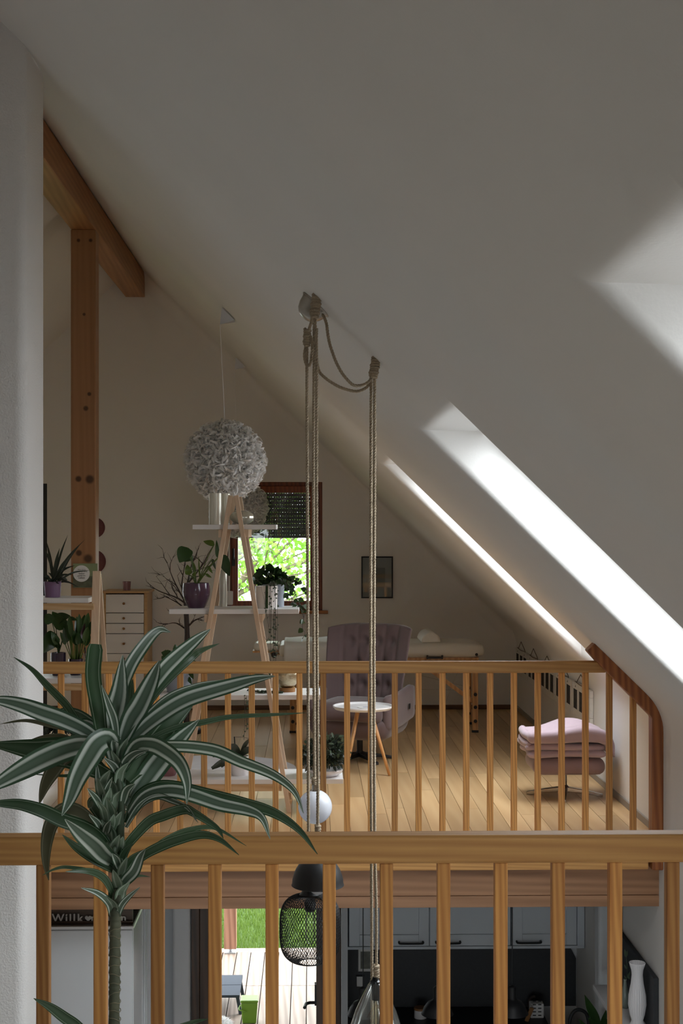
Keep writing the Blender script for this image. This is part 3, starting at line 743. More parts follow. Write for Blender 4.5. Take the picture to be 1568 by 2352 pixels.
# small glass carafe beside them
t = thing('glass_ornament', 'small clear glass ornament beside the low purple bowl', 'ornament', (X(195, 9.94), 9.94, LZ[1])); c = t.location.copy()
MB().lathe([(1e-4, 0), (.03, .0), (.038, .05), (.03, .09), (.012, .115), (.012, .15), (.02, .16)], c, 20, cap=False).build('bottle', 'bulbglass', t, smooth=True)
MB().tube([c+Vector((0, 0, .02)), c+Vector((.005, 0, .12)), c+Vector((0, 0, .2))], .006, 6).build('stopper', 'twig', t, smooth=True)
# bushy plant on the low board
t = thing('potted_bush', 'dark small-leaved bushy plant on the lowest board beside the pillar', 'plant', (X(128, 9.9), 9.9, LZ[2])); c = t.location.copy()
pot(t, c, .08, .06, .11, 'purple_dark'); foliage(t, c+Vector((0, 0, .19)), (.15, .13, .11), 420, .04, 'leaf_dark', seed=9, shape=heart)
# printed card fixed to the post
cx0, cx1, cz0, cz1 = X(168, PY-.01), X(224, PY-.01), Z(1349, PY-.01), Z(1294, PY-.01)
t = thing('picture_card', 'square meadow print card with a pale circle of script on the knotty post', 'picture', ((cx0+cx1)/2, PY-.01, cz0))
MB().box(cx0, cx1, PY-.018, PY-.001, cz0, cz1).build('card', 'print_top', t, bevel=.001)
MB().box(cx0+.002, cx1-.002, PY-.0186, PY-.0178, cz0+.002, cz0+.085).build('meadow', 'green_print', t)
cc = Vector((X(187, PY-.02), PY-.0188, Z(1317, PY-.02)))
MB().lathe([(1e-4, 0), (.062, 0), (.062, .0006)], cc, 30, Matrix.Rotation(PI/2, 3, 'X')).build('circle', 'paper', t)
def text(root, s, loc, size, mat, name='lettering', ext=.0004, rotz=0, shear=0, offs=0, align='CENTER'):
    cu = bpy.data.curves.new('lettering', 'FONT'); cu.body = s; cu.size = size; cu.extrude = ext; cu.align_x = align; cu.shear = shear; cu.offset = offs; cu.resolution_u = 3
    tmp = bpy.data.objects.new('lettering', cu); COL.objects.link(tmp)
    me = bpy.data.meshes.new_from_object(tmp.evaluated_get(bpy.context.evaluated_depsgraph_get()))
    bpy.data.objects.remove(tmp); me.materials.clear(); me.materials.append(MAT(mat))
    o = bpy.data.objects.new(name, me); COL.objects.link(o); o.parent = root
    o.location = Vector(loc)-(origin(root) if root else Vector((0, 0, 0))); o.rotation_euler = (PI/2, 0, rotz); return o
for i, (s, z_) in enumerate((('Wenn du im', .026), ('Herzen ein wenig', .013), ('liebst', -.006), ('genieße dein', -.02), ('Leben', -.038))):
    text(t, s, (cc.x, PY-.0198, cc.z+z_), .012 if i not in (2, 4) else .02, 'ink', shear=.2)
# chest of drawers by the rear wall
CY = 13.4
t = thing('drawer_chest', 'tall narrow white drawer chest with pine frame and wooden knobs', 'cabinet', (X(288, CY), CY, 0))
x0, x1, zt_ = X(238, CY), X(338, CY), Z(1362, CY)
b = MB(); b.box(x0, x0+.02, CY, YB-.02, 0, zt_); b.box(x1-.03, x1, CY, YB-.02, 0, zt_); b.box(x0, x1, YB-.03, YB-.02, 0, zt_); b.box(x0+.02, x1-.03, CY+.01, YB-.03, .02, .06)
b.build('body', 'pine_trim', t, bevel=.003)
MB().box(x0-.02, x1+.02, CY-.02, YB-.018, zt_, zt_+.022).build('top_board', 'pine_trim', t, bevel=.004)
dv = [1364, 1407, 1431, 1454.5, 1500, 1523, 1545, 1590, 1632]
kx = X(285, CY)
for a, b_ in zip(dv, dv[1:]):
    za, zb_ = Z(a, CY), Z(b_, CY)
    d = MB().box(x0+.022, x1-.032, CY-.008, CY+.35, zb_+.003, za-.003).build('drawer', 'white', t, bevel=.003)
    MB().lathe([(.006, 0), (.006, .01), (.012, .016), (.012, .022), (.006, .027), (1e-4, .028)], (kx, CY-.008, (za+zb_)/2), 14, Matrix.Rotation(PI/2, 3, 'X'), cap=False).build('knob', 'knob', d, smooth=True)
t = thing('votive_glass', 'small pink tealight glass standing on the drawer chest', 'candle holder', (X(291, 13.5), 13.5, zt_+.022)); c = t.location.copy()
MB().lathe([(1e-4, 0), (.034, 0), (.04, .085), (.037, .085), (.032, .008), (1e-4, .008)], c, 24, cap=False).build('glass', 'votive', t, smooth=True, sharp=40)
# two woven discs on the wall
for v, r_, lab in ((1212, .1, 'upper round red mosaic disc on the rear wall half behind the post'), (1290, .115, 'lower and larger round red mosaic disc half behind the post')):
    p = K(241-r_*FPX/YB*1.0+ (0 if v < 1250 else 2), v, YB)
    tag(MB().lathe([(1e-4, .02), (r_*.8, .02), (r_, .008), (r_, 0)], (p.x, YB, p.z), 30, Matrix.Rotation(PI/2, 3, 'X'), cap=False).build('wall_disc', 'disc', smooth=True), lab, 'wall ornament')
# twig tree
TY = 12.3; tb = K(428, 1640, TY)
t = thing('twig_tree', 'black leafless ornamental twig tree behind the ladder shelf', 'ornament', (tb.x, TY, 0))
MB().tube(spl([(tb.x, TY, 0), (tb.x+.005, TY, .5), K(430, 1470, TY), K(427, 1400, TY), K(424, 1370, TY)], 6), [.026]*13+[.022]*6+[.018]*5+[.014], 10).build('trunk', 'twig', t, smooth=True)
MB().lathe([(1e-4, .06), (.1, .05), (.13, .03), (.13, 0), (1e-4, 0)], (tb.x, TY, 0), 24, cap=False).build('foot', 'black', t, smooth=True)
g = random.Random(21); bm_ = MB()
def twig(p, d, L, r, lev):
    pts = [p]; dd = d.copy()
    for i in range(5):
        dd = (dd+Vector((g.gauss(0, .16), g.gauss(0, .16), g.gauss(.02, .14)))).normalized(); pts.append(pts[-1]+dd*L/5)
    bm_.tube(spl(pts, 2), [r*(1-.75*i/10) for i in range(11)], 5)
    if lev:
        for k in range(4 if lev > 1 else 3):
            i = g.randint(1, 5); q = (dd+Vector((g.gauss(0, .8), g.gauss(0, .6), g.gauss(.1, .6)))).normalized()
            twig(pts[i], q, L*(.35+.25*g.random()), r*.5, lev-1)
for (u, v, tu, tv, L) in ((424, 1385, 350, 1318, .42), (424, 1380, 372, 1300, .4), (426, 1350, 470, 1235, .55), (424, 1372, 400, 1290, .35), (427, 1445, 395, 1415, .22), (425, 1400, 385, 1370, .28), (430, 1440, 470, 1410, .18), (424, 1360, 440, 1255, .45)):
    a = K(u, v, TY); b_ = K(tu, tv, TY+g.uniform(-.15, .15)); twig(a, (b_-a).normalized(), (b_-a).length, .009, 2)
bm_.build('branches', 'twig', t, smooth=True)
# --- things on the ladder shelf
YS = 9.06
t = thing('potted_monstera', 'glossy purple pot with heart-leaved plant on the second ladder board', 'plant', (X(451, YS), YS, S2)); c = t.location.copy(); s_ = YS/FPX
pot(t, c, 30*s_, 19*s_, 57*s_, 'purple', 6*s_)
top = c+Vector((0, 0, 50*s_))
def P(u, v, dy=0): return K(u, v, YS+dy)
for (bu, bv, tu, tv, w_, ro, mt, dy) in [(431, 1258, 412, 1292, 37, .2, 'leaf', -.03), (438, 1272, 424, 1290, 26, -.5, 'leaf', .03), (492, 1250, 467, 1243, 15, .5, 'leaf_l', .02), (500, 1281, 497, 1240, 10, .2, 'leaf', 0), (509, 1274, 527, 1323, 26, .1, 'leaf', .04),
        (434, 1320, 430, 1297, 17, .2, 'leaf_l', 0), (447, 1311, 442, 1288, 9, 0, 'leaf_l', .02), (488, 1284, 495, 1308, 8, .4, 'leaf_grey', .02), (478, 1301, 488, 1317, 7, .2, 'leaf_l', .03), (473, 1318, 486, 1327, 6, .2, 'leaf_l', .02), (459, 1330, 456, 1277, 4, 0, 'leaf_l', 0), (442, 1322, 452, 1312, 7, .1, 'leaf_l', -.02)]:
    b_ = P(bu, bv, dy); tip = P(tu, tv, dy*1.6)
    MB().tube(spl([top, top.lerp(b_, .55)+Vector((0, 0, .015)), b_], 6), .0032, 6).build('stem', 'leaf_l', t, smooth=True)
    add_leaf(t, [b_, b_.lerp(tip, .5)+Vector((0, -.012, 0)), tip], w_*s_, mt, ro, heart)
# top board: three pearl cylinders and a ribbed glass ball
for i, (u0, u1, vt, yy, lab) in enumerate(((480, 509, 1133, 9.02, 'taller pearl white cylinder vase on the top ladder board'), (508, 528, 1134, 9.12, 'slim pearl cylinder vase behind the ladder legs on the top board'))):
    r_ = (u1-u0)/2*yy/FPX; o = MB().lathe([(1e-4, 0), (r_, 0), (r_, Z(vt, yy)-S1), (r_-.004, Z(vt, yy)-S1), (r_-.004, .01), (1e-4, .01)], (X((u0+u1)/2, yy), yy, S1), 32, cap=False).build('cylinder_vase', 'silver_vase', smooth=True, sharp=40)
    tag(o, lab, 'vase')
r_ = 27*9.08/FPX; o = MB().lathe([(max(1e-4, r_*math.sin(PI*q/14))*1.0, r_*.62*(1-math.cos(PI*q/14))) for q in range(13)], (X(556, 9.08), 9.08, S1+.001), 60, cap=False, ang=lambda k, n: .05*abs(math.sin(PI*k/6))).build('ribbed_vase', 'silver_ball', smooth=True)
tag(o, 'ribbed pearl glass ball vase on the top ladder board', 'vase')
# tall pearl vase on the window side of the second board, white thermostat-like blind box
o = MB().lathe([(1e-4, 0), (.024, 0), (.026, .1), (.024, .235), (.02, .24), (.02, .01)], (X(513, 9.2), 9.2, S2), 24, cap=False).build('slim_vase', 'silver_vase', smooth=True, sharp=40)
tag(o, 'slim white vase between the purple pot and the ladder leg', 'vase')
t = thing('blind_winder', 'white plastic shutter strap winder on the wall left of the window', 'blind winder', (X(527, YB), YB, Z(1390, YB)))
MB().box(X(522, YB), X(535, YB), YB-.035, YB, Z(1389, YB), Z(1357, YB)).build('housing', 'white', t, bevel=.008); MB().box(X(524, YB), X(528, YB), YB-.01, YB-.006, Z(1357, YB), Z(1215, YB)).build('strap', 'cloth', t)
# white pot with string of hearts, grey pot with ivy
YW = 9.0; s_ = YW/FPX
t = thing('potted_string_of_hearts', 'off-white cylinder pot with trailing string of hearts on the second board', 'plant', (X(612, YW), YW, S2)); c = t.location.copy()
pot(t, c, 26*s_, 24*s_, 51*s_, 'marble_pot', .002)
lg = MB(); lg.add([c+Vector((-.012, -26*s_-.0012, .10)), c+Vector((.012, -26*s_-.0012, .10)), c+Vector((.012, -26*s_-.0012, .104)), c+Vector((-.012, -26*s_-.0012, .104))], [(0, 1, 2, 3)])
for a in range(3):
    an = PI/2+2*PI*a/3; q = c+Vector((.006*math.cos(an), -26*s_-.0012, .113+.006*math.sin(an))); lg.add([q+Vector((-.003, 0, -.002)), q+Vector((.003, 0, -.002)), q+Vector((0, 0, .004))], [(0, 1, 2)])
lg.build('emblem', 'ink', t)
st = MB(); lm = MB()
for k, (u, v1, dx) in enumerate([(636, 1515, 3), (632, 1518, -2), (640, 1508, 2), (628, 1480, -4), (622, 1440, -3), (634, 1500, 1), (618, 1410, -2), (637, 1595, 2), (624, 1560, 0)]):
    yy = 8.842-.006*(k % 3); ux = u-4+rnd.uniform(-3, 3)
    a = c+Vector((.03, -.02, .15)); strand(st, lm, [a, K(ux, 1345, yy), K(ux+dx*.5, (1345+v1)/2, yy), K(ux+dx, v1, yy)], 22 if v1 > 1480 else 12, .013, 40+k)
strand(st, lm, [c+Vector((.0, -.05, .15)), c+Vector((-.03, -.085, .14)), c+Vector((-.01, -.085, .05)), c+Vector((.0, -.083, .0))], 2, .01, 77, .0007)
st.build('vine', 'twig', t, smooth=True); lo = lm.build('foliage', 'leaf_grey', t, smooth=True); lo['kind'] = 'stuff'
YI = 9.17; s_ = YI/FPX
t = thing('potted_ivy', 'blue-grey pot of dark ivy trailing over the second ladder board', 'plant', (X(627, YI), YI, S2)); c = t.location.copy()
pot(t, c, 26*s_, 25*s_, 52*s_, 'grey_pot', .0)
fo = foliage(t, c+Vector((0, .015, .18)), (.1, .075, .06), 150, .05, 'leaf', seed=31, shape=heart, flat=1.4)
st = MB(); lm = MB()
for k, pts in enumerate([[(640, 1330), (668, 1330), (676, 1360), (690, 1395), (697, 1420), (692, 1432)], [(645, 1328), (676, 1332), (700, 1350), (704, 1360)], [(640, 1335), (662, 1352), (672, 1385), (674, 1392)], [(640, 1330), (672, 1350), (688, 1385), (700, 1398)], [(600, 1340), (586, 1330), (588, 1338)], [(640, 1330), (660, 1345), (668, 1370), (690, 1398), (698, 1410), (694, 1440), (700, 1455), (694, 1468)], [(640, 1330), (655, 1340), (660, 1360), (664, 1380)]]):
    strand(st, lm, [K(u, v, YI-.05-.01*k) for u, v in pts], (16, 12, 10, 14, 5, 9, 10)[k], .034, 60+k, .0018)
strand(st, lm, [(X(609, 8.93), 8.93, S2+.004), (X(611, 8.885), 8.885, S2+.004), K(612, 1412, 8.865), K(616, 1440, 8.85), K(618, 1462, 8.85), K(612, 1470, 8.85), K(606, 1462, 8.85)], 6, .02, 91)
lift(lm, X(388, 8.895), X(686, 8.895), 8.895, 9.275, S2)
st.build('vine', 'twig', t, smooth=True); lo = lm.build('foliage', 'leaf', t, smooth=True); lo['kind'] = 'stuff'
for o in (fo, lo): clear_pot(o, Vector((X(612, YW), YW, S2)), 26*YW/FPX, S2+51*YW/FPX, t)
# third board: dotted grey pot, metal bowl on a wooden ring
Y3 = 9.08; s_ = Y3/FPX
t = thing('potted_pothos', 'grey dimpled planter with small green leaves on the third ladder board', 'plant', (X(411, Y3), Y3, S3)); c = t.location.copy()
pot(t, c, 32*s_, 28*s_, 62*s_, 'grey_pot', 0)
dm = MB()
for i in range(26):
    for j in range(11):
        a = 2*PI*i/26; z_ = .03+j*.0125; rr_ = (28+4*z_/(62*s_))*s_
        dm.sphere(c+Vector((rr_*math.cos(a), rr_*math.sin(a), z_)), .0022, 6, 4)
dm.build('dimples', 'grey_pot', t, smooth=True)
foliage(t, c+Vector((0, 0, .2)), (.08, .08, .06), 34, .055, 'leaf', seed=33, shape=heart, flat=1.4)
for (bu, bv, tu, tv, w_) in ((378, 1508, 372, 1516, 12), (377, 1505, 380, 1492, 8), (385, 1506, 388, 1494, 7), (436, 1540, 444, 1560, 12), (432, 1555, 440, 1572, 10), (362, 1550, 355, 1575, 9)):
    b_ = K(bu, bv, Y3-.05); tip = K(tu, tv, Y3-.07); a = c+Vector((0, 0, .17))
    MB().tube(spl([a, a.lerp(b_, .5)+Vector((0, 0, .03)), b_], 5), .002, 5).build('stem', 'leaf', t, smooth=True); add_leaf(t, [b_, b_.lerp(tip, .5), tip], w_*s_, 'leaf', .3)
t = thing('metal_bowl', 'hammered metal bowl on a wooden ring on the third ladder board', 'bowl', (X(659, Y3), Y3, S3)); c = t.location.copy(); s_ = Y3/FPX
MB().lathe([(16*s_, 0), (19*s_, .0), (19*s_, 10*s_), (14*s_, 10*s_)], c, 30).build('ring', 'knob', t, smooth=True, sharp=40)
MB().lathe([(1e-4, 9*s_), (12*s_, 10*s_), (19*s_, 15*s_), (25*s_, 24*s_), (28*s_, 38*s_), (28*s_, 52*s_), (27*s_, 52*s_), (24*s_, 26*s_), (1e-4, 14*s_)], c, 36, cap=False).build('bowl', 'brass_bowl', t, smooth=True)
t = thing('fallen_vine', 'grey-green string of hearts lying along the third ladder board', 'plant', (X(600, 9.0), 9.0, S3)); st = MB(); lm = MB()
for k in range(3): strand(st, lm, [(X(570, 9.1), 9.1, S3+.006), (X(600, 9.0), 9.02-.02*k, S3+.008), (X(622, 8.95), 8.98, S3+.008), (X(648, 8.9), 8.95, S3+.01)], 34, .016, 300+k)
lift(lm, X(345, 8.895), X(735, 8.895), 8.8, 9.275, S3)
st.build('vine', 'twig', t); lo = lm.build('foliage', 'leaf_grey', t, smooth=True); lo['kind'] = 'stuff'
st = MB(); lm = MB()
t = thing('hanging_vine', 'thin vine with bead leaves hanging below the third ladder board', 'plant', K(563, 1600, 8.88))
for k, u in enumerate((561, 566)): strand(st, lm, [K(u, 1597, 8.88), K(u+1, 1650, 8.885), K(u-1, 1700-20*k, 8.885)], 14, .012, 320+k)
st.build('vine', 'twig', t); lo = lm.build('foliage', 'leaf_grey', t, smooth=True); lo['kind'] = 'stuff'
# lowest board: rose pot, white orchid pot, bushy plant in a dish
Y4 = 9.06; s_ = Y4/FPX
t = thing('rose_pot', 'empty rose glazed pot on the lowest board behind the striped leaves', 'pot', (X(385, Y4), Y4, S4)); pot(t, t.location.copy(), 27*s_, 18*s_, 50*s_, 'rose_pot', 4*s_)
t = thing('potted_orchid', 'white pot with broad dark orchid leaves on the lowest ladder board', 'plant', (X(550, Y4), Y4, S4)); c = t.location.copy()
pot(t, c, 23*s_, 19*s_, 44*s_, 'white_pot', 0)
for (bu, bv, tu, tv, w_, ro) in ((545, 1738, 488, 1736, 15, .3), (545, 1742, 486, 1765, 16, .2), (548, 1735, 528, 1712, 20, .4), (550, 1735, 585, 1718, 16, .3), (553, 1733, 572, 1698, 10, .2), (546, 1742, 508, 1762, 8, .1)):
    b_ = K(bu, bv, Y4); tip = K(tu, tv, Y4-.05); add_leaf(t, [b_, b_.lerp(tip, .5)+Vector((0, -.02, .015)), tip], w_*s_, 'leaf_dark', ro, lambda q: max(.2, math.sin(PI*min(.97, .1+.88*q)))**.5)
MB().tube(spl([K(548, 1738, Y4), K(540, 1715, Y4), K(538, 1692, Y4)], 6), .004, 6).build('stake', 'black', t); MB().tube(spl([K(540, 1693, Y4), K(555, 1693, Y4), K(572, 1696, Y4)], 4), .0012, 5).build('stem', 'twig', t)
t = thing('potted_bush', 'bushy grey-green plant in a shallow white dish at the ladder board end', 'plant', (X(748, 9.02), 9.02, S4)); c = t.location.copy()
MB().lathe([(1e-4, 0), (.07, 0), (.105, .025), (.11, .045), (.105, .045), (.07, .012), (1e-4, .012)], c, 30, cap=False).build('dish', 'white_pot', t, smooth=True)
foliage(t, c+Vector((-.01, 0, .13)), (.15, .12, .12), 620, .038, 'leaf_dark', seed=71); foliage(t, c+Vector((.01, -.01, .15)), (.14, .12, .12), 260, .034, 'leaf_grey', seed=72)
# floor lamp cable / round rug
t = thing('round_rug', 'pale grey round rug on the planks behind the ladder shelf', 'rug', (-.73, 10.43, 0))
MB().lathe([(1e-4, .012), (.60, .012), (.62, .008), (.625, .001)], (-.73, 10.43, 0), 60, cap=False).build('pile', 'rug', t)

# ================================================================ LAMPS WITH FEATHERS
def feather_lamp(pu, pv, cu, cv, Y, lab, seed):
    g = random.Random(seed); p = K(pu, pv, Y); x = X(cu, Y); c = Vector((x, Y, Z(cv, Y))); zc = ceil_z(x)
    t = thing('feather_lamp', lab, 'lamp', (x, Y, zc), group='feather pendant lamps')
    ap = Vector((x-.035, Y, zc-.1))
    rim_ = [Vector((x+dx, Y+dy, ceil_z(x+dx)-.014)) for dx, dy in ((-.02, -.05), (.065, -.05), (.065, .05), (-.02, .05))]
    MB().add(rim_+[ap], [(0, 1, 4), (1, 2, 4), (2, 3, 4), (3, 0, 4), (3, 2, 1, 0)]).build('canopy', 'opal', t)
    MB().tube([ap, (x, Y, c.z+.2)], .003, 6).build('cord', 'white', t)
    R = .258
    MB().sphere(c, R*.84, 24, 14).build('core', 'paper', t, smooth=True)
    m = MB()
    for i in range(3600):
        zz = 1-2*(i+.5)/3600; a = i*2.39996; q = math.sqrt(1-zz*zz); d = Vector((q*math.cos(a), q*math.sin(a), zz))
        tan = Vector((g.gauss(0, 1), g.gauss(0, 1), g.gauss(0, 1))); tan = (tan-d*tan.dot(d)).normalized()
        b = c+d*R*.8; L = .045+.06*g.random()**2; e = b+(d*.62+tan*.8).normalized()*L; e2 = e+(tan*.8-d*.3+Vector((g.gauss(0, .3), g.gauss(0, .3), -.2)))*L*.35
        m.leaf([b, b.lerp(e, .6)+tan*.01, e, e2], .012+.012*g.random(), tan.cross(d)+d*g.gauss(0, .8), lambda s: .35+.65*math.sin(PI*min(.97, .1+.87*s)), .25, 2)
    o = m.build('feathers', 'feather', t, smooth=True); o['kind'] = 'stuff'
feather_lamp(530, 725, 517, 1058, 9.62, 'round white feather lamp hanging above the ladder shelf', 1)
feather_lamp(566, 843, 547, 1166, 13.2, 'round white feather lamp hanging before the rear window', 2)
# ================================================================ ROPE PENDANTS OVER THE VOID
def rope(m, pts, r=.0065, pitch=.034, step=.0042):
    sp = spl(pts, 60); L = 0; out = [[], [], []]
    acc = [0]
    for i in range(1, len(sp)): acc.append(acc[-1]+(sp[i]-sp[i-1]).length)
    n = int(acc[-1]/step); j = 0; nrm = None
    for k in range(n+1):
        d = acc[-1]*k/n
        while j < len(sp)-2 and acc[j+1] < d: j += 1
        seg = max(1e-9, acc[j+1]-acc[j]); p = sp[j].lerp(sp[j+1], (d-acc[j])/seg); t = (sp[j+1]-sp[j]).normalized()
        nrm = t.orthogonal().normalized() if nrm is None else (nrm-t*nrm.dot(t)).normalized(); bn = t.cross(nrm)
        for s in range(3):
            a = 2*PI*(d/pitch+s/3); out[s].append(p+(nrm*math.cos(a)+bn*math.sin(a))*r*.52)
    for s in range(3): m.tube(out[s], r*.52, 5)
def wrap(root, a, b, r, turns, name='rope_wrap'):
    a = Vector(a); b = Vector(b); t = (b-a).normalized(); n = t.orthogonal().normalized(); bn = t.cross(n); pts = []; N_ = turns*12
    for i in range(N_+1):
        q = i/N_; an = 2*PI*turns*q; rr_ = r*(1+.12*math.sin(q*19))
        pts.append(a.lerp(b, q)+(n*math.cos(an)+bn*math.sin(an))*rr_)
    m = MB().tube(pts, (b-a).length/turns*.62, 6); m.tube([a, b], r*.95, 8)
    return m.build(name, 'rope', root, smooth=True)
YP = 5.55
kp = YP/5.2
H1 = Vector((X(728, YP), YP, 0)); H1.z = ceil_z(H1.x); H2 = Vector((X(864, YP), YP, 0)); H2.z = ceil_z(H2.x)
def Q(u, v, dy=0): return K(u, v, YP+dy)
slopeM = Matrix(((.717, 0, .697), (0, 1, 0), (-.697, 0, .717))).to_3x3()
cn = Vector((-.697, 0, -.717))
dc = K(726, 722, YP); dc.z = ceil_z(dc.x); 
t = thing('ceiling_canopy', 'brushed steel bowl canopy on the slope where the ropes start', 'lamp canopy', dc)
dM = slopeM @ Matrix.Rotation(PI, 3, 'Y')
dc2 = dc+Vector((0, .09, 0)); dc2.z = ceil_z(dc2.x)
MB().lathe([(.064, .0), (.066, .004), (.062, .012), (.056, .035), (.045, .056), (.03, .068), (.015, .073), (1e-4, .074)], dc2, 36, dM, cap=False).build('bowl', 'steel', t, smooth=True)
MB().lathe([(.068, .0), (.07, .003), (.066, .006)], dc2, 36, dM, cap=False).build('rim', 'steel', t, smooth=True)
GD, DD = .08, -.115      # globe hangs behind, dome in front of the lantern rope
HD = Vector((X(727, YP+DD), YP+DD, 0)); HD.z = ceil_z(HD.x)
def pend(name, lab, loc): return thing(name, lab, 'lamp', loc)
def SC(p): return [(r*kp, h*kp) for r, h in p]
# opal globe
gc = Q(723.5, 1853, GD); gr = 39*(YP+GD)/FPX
t = pend('globe_pendant', 'white opal globe bulb hanging on a hemp rope', gc+Vector((0, 0, gr)))
m = MB(); rope(m, [Q(721, 742, GD), Q(721, 830, GD), Q(719.5, 1100, GD), Q(720.5, 1500, GD), Q(722, 1800, GD)]); m.build('rope', 'rope', t, smooth=True)
wrap(t, Q(721.5, 1785, GD), Q(722.5, 1812, GD), .008, 6)
MB().lathe(SC([(.01, .03), (.013, .03), (.014, .012), (.02, .006), (.021, -.008), (.019, -.01)]), Q(723.5, 1820, GD), 20).build('socket', 'chrome', t, smooth=True, sharp=40)
MB().sphere(gc, gr, 40, 24).build('globe', 'opal', t, smooth=True)
# black dome
dcen = Q(729.5, 2030, DD)
t = pend('dome_pendant', 'matt black dome lampshade with bulb hanging on a hemp rope', dcen)
m = MB(); rope(m, [HD+Vector((-.008, 0, -.07)), Q(727, 830, DD), Q(726.5, 1100, DD), Q(728, 1500, DD), Q(729.5, 1700, DD), Q(729.5, 1912, DD), Q(729.5, 1958, DD)]); m.build('rope', 'rope', t, smooth=True)
wrap(t, HD+Vector((.002, 0, .004)), HD+Vector((-.01, 0, -.08)), .014, 7); wrap(t, Q(729.5, 1895, DD), Q(729.5, 1918, DD), .009, 6)
R = 58*YP/FPX
prf = [(.012, .14), (.018, .136), (.02, .104), (.024, .1), (.038, .094), (.055, .083), (.069, .068), (.079, .052), (.086, .035), (.0905, .018), (.092, .002), (.0945, -.004), (.092, -.006), (.0885, .002)]
MB().lathe(SC(prf), dcen+Vector((0, 0, .0)), 44, cap=False).build('shade', 'black', t, smooth=True, sharp=60)
MB().sphere(dcen+Vector((0, 0, -.006)), .033*kp, 20, 12).build('bulb', 'opal', t, smooth=True)
# black wire mesh lantern
mc = Q(712, 2133); rm = 70*YP/FPX; hh = 78*YP/FPX
t = pend('mesh_pendant', 'black wire mesh barrel lantern with long filament bulb on a hemp rope', mc+Vector((0, 0, hh)))
m = MB(); rope(m, [Q(704.5, 790), Q(705, 1000), Q(707, 1500), Q(708, 1900), Q(709.5, 1990), Q(711, 2050)]); m.build('rope', 'rope', t, smooth=True)
wrap(t, Q(706, 756, .0), Q(704, 795, 0), .011, 7)
m = MB(); rope(m, [HD+Vector((-.018, .012, -.07)), Q(715, 738, -.06), Q(708, 760)]); rope(m, [Q(703, 790), Q(699, 818), Q(704, 838, -.004), Q(713, 834, -.008), Q(717, 790, -.01), Q(710, 765, -.004)]); m.build('rope_loop', 'rope', t, smooth=True)
MB().lathe(SC([(.008, hh+.045), (.014, hh+.042), (.017, hh+.025), (.036, hh-.004), (.04, hh-.008), (.03, hh-.01)]), mc, 28, cap=False).build('cap', 'black', t, smooth=True)
def barrel(q): # q 0 top .. 1 bottom
    a = q*PI; e = 3.2
    z_ = math.cos(a); r_ = (1-abs(z_)**e)**(1/e) if abs(z_) < 1 else 0
    return Vector((max(r_, 0), z_))
# arc-length samples from the cap to the bottom ring
raw = [barrel(i/400) for i in range(401)]
pr = [(v.x*rm, v.y*hh) for v in raw if (v.y > 0 and v.x*rm > .036) or (v.y <= 0 and v.x*rm > .042)]
m = MB(); NW = 64; L = 0; al = [0]
for i in range(1, len(pr)): al.append(al[-1]+math.hypot(pr[i][0]-pr[i-1][0], pr[i][1]-pr[i-1][1]))
samp = []
for k in range(61):
    d_ = al[-1]*k/60; j = max(i for i in range(len(al)) if al[i] <= d_+1e-9); samp.append(pr[j])
for w_ in range(NW):
    for sg in (-1, 1):
        pts = [mc+Vector((r_*math.cos(2*PI*w_/NW+sg*i*.026), r_*math.sin(2*PI*w_/NW+sg*i*.026), z_)) for i, (r_, z_) in enumerate(samp)]
        m.tube(pts, .0012, 3, cap=False)
o = m.build('mesh_cage', 'black', t); o['kind'] = 'stuff'
ang_ = [2*PI*k/48 for k in range(49)]
rb_ = samp[-1]; MB().tube([mc+Vector((rb_[0]*math.cos(a), rb_[0]*math.sin(a), rb_[1])) for a in ang_], .0022, 6, cap=False).build('bottom_ring', 'black', t, smooth=True)
MB().lathe(SC([(.012, hh-.02), (.02, hh-.03), (.02, hh-.065), (.016, hh-.068)]), mc, 18).build('socket', 'black', t, smooth=True, sharp=40)
MB().lathe(SC([(.013, hh-.066), (.017, hh-.09), (.017, -.035), (.012, -.05), (.004, -.058), (1e-4, -.058)]), mc, 18, cap=False).build('bulb', 'bulbglass', t, smooth=True)
# clear glass drop and its neighbour, both led over by slack ropes
gt = Q(863, 2250)
t = pend('glass_pendant', 'clear glass drop lamp with black socket on a hemp rope', gt)
m = MB(); rope(m, [Q(741, 722, .04), Q(749, 742, 0), Q(757, 790, -.015), Q(778, 845, -.015), Q(805, 880, -.015), Q(825, 886, -.015), Q(845, 878, -.015), Q(857, 862, -.008)]); m.build('slack_rope', 'rope', t, smooth=True)
m = MB(); rope(m, [Q(860, 862, -.004), Q(860, 1100, -.005), Q(858.5, 1500, -.005), Q(860.5, 1920, -.005), Q(864, 2100), Q(864, 2235)]); m.build('rope', 'rope', t, smooth=True)
wrap(t, H2+Vector((0, 0, .005)), Q(856, 868, -.005), .014, 8); wrap(t, Q(864, 2216), Q(865, 2250), .009, 8)
MB().lathe(SC([(.006, .012), (.012, .01), (.016, .0), (.022, -.004), (.022, -.012), (.017, -.016), (.016, -.07), (.014, -.074)]), gt, 24).build('socket', 'black_gloss', t, smooth=True, sharp=40)
MB().lathe(SC([(.022, -.01), (.03, -.02), (.05, -.06), (.075, -.115), (.093, -.17), (.1, -.22), (.092, -.28), (.068, -.32), (.03, -.345), (1e-4, -.35)]), gt, 40, cap=False).build('glass_shade', 'bulbglass', t, smooth=True)
m = MB(); m.tube([gt+Vector((0, 0, -.07)), gt+Vector((0, 0, -.2))], .004, 6)
for k in range(8): a = 2*PI*k/8; m.tube([gt+Vector((.004, 0, -.08)), gt+Vector((.012*math.cos(a), .012*math.sin(a), -.1)), gt+Vector((.01*math.cos(a+.5), .01*math.sin(a+.5), -.2))], .0006, 4)
m.build('filament', 'brass_bowl', t)
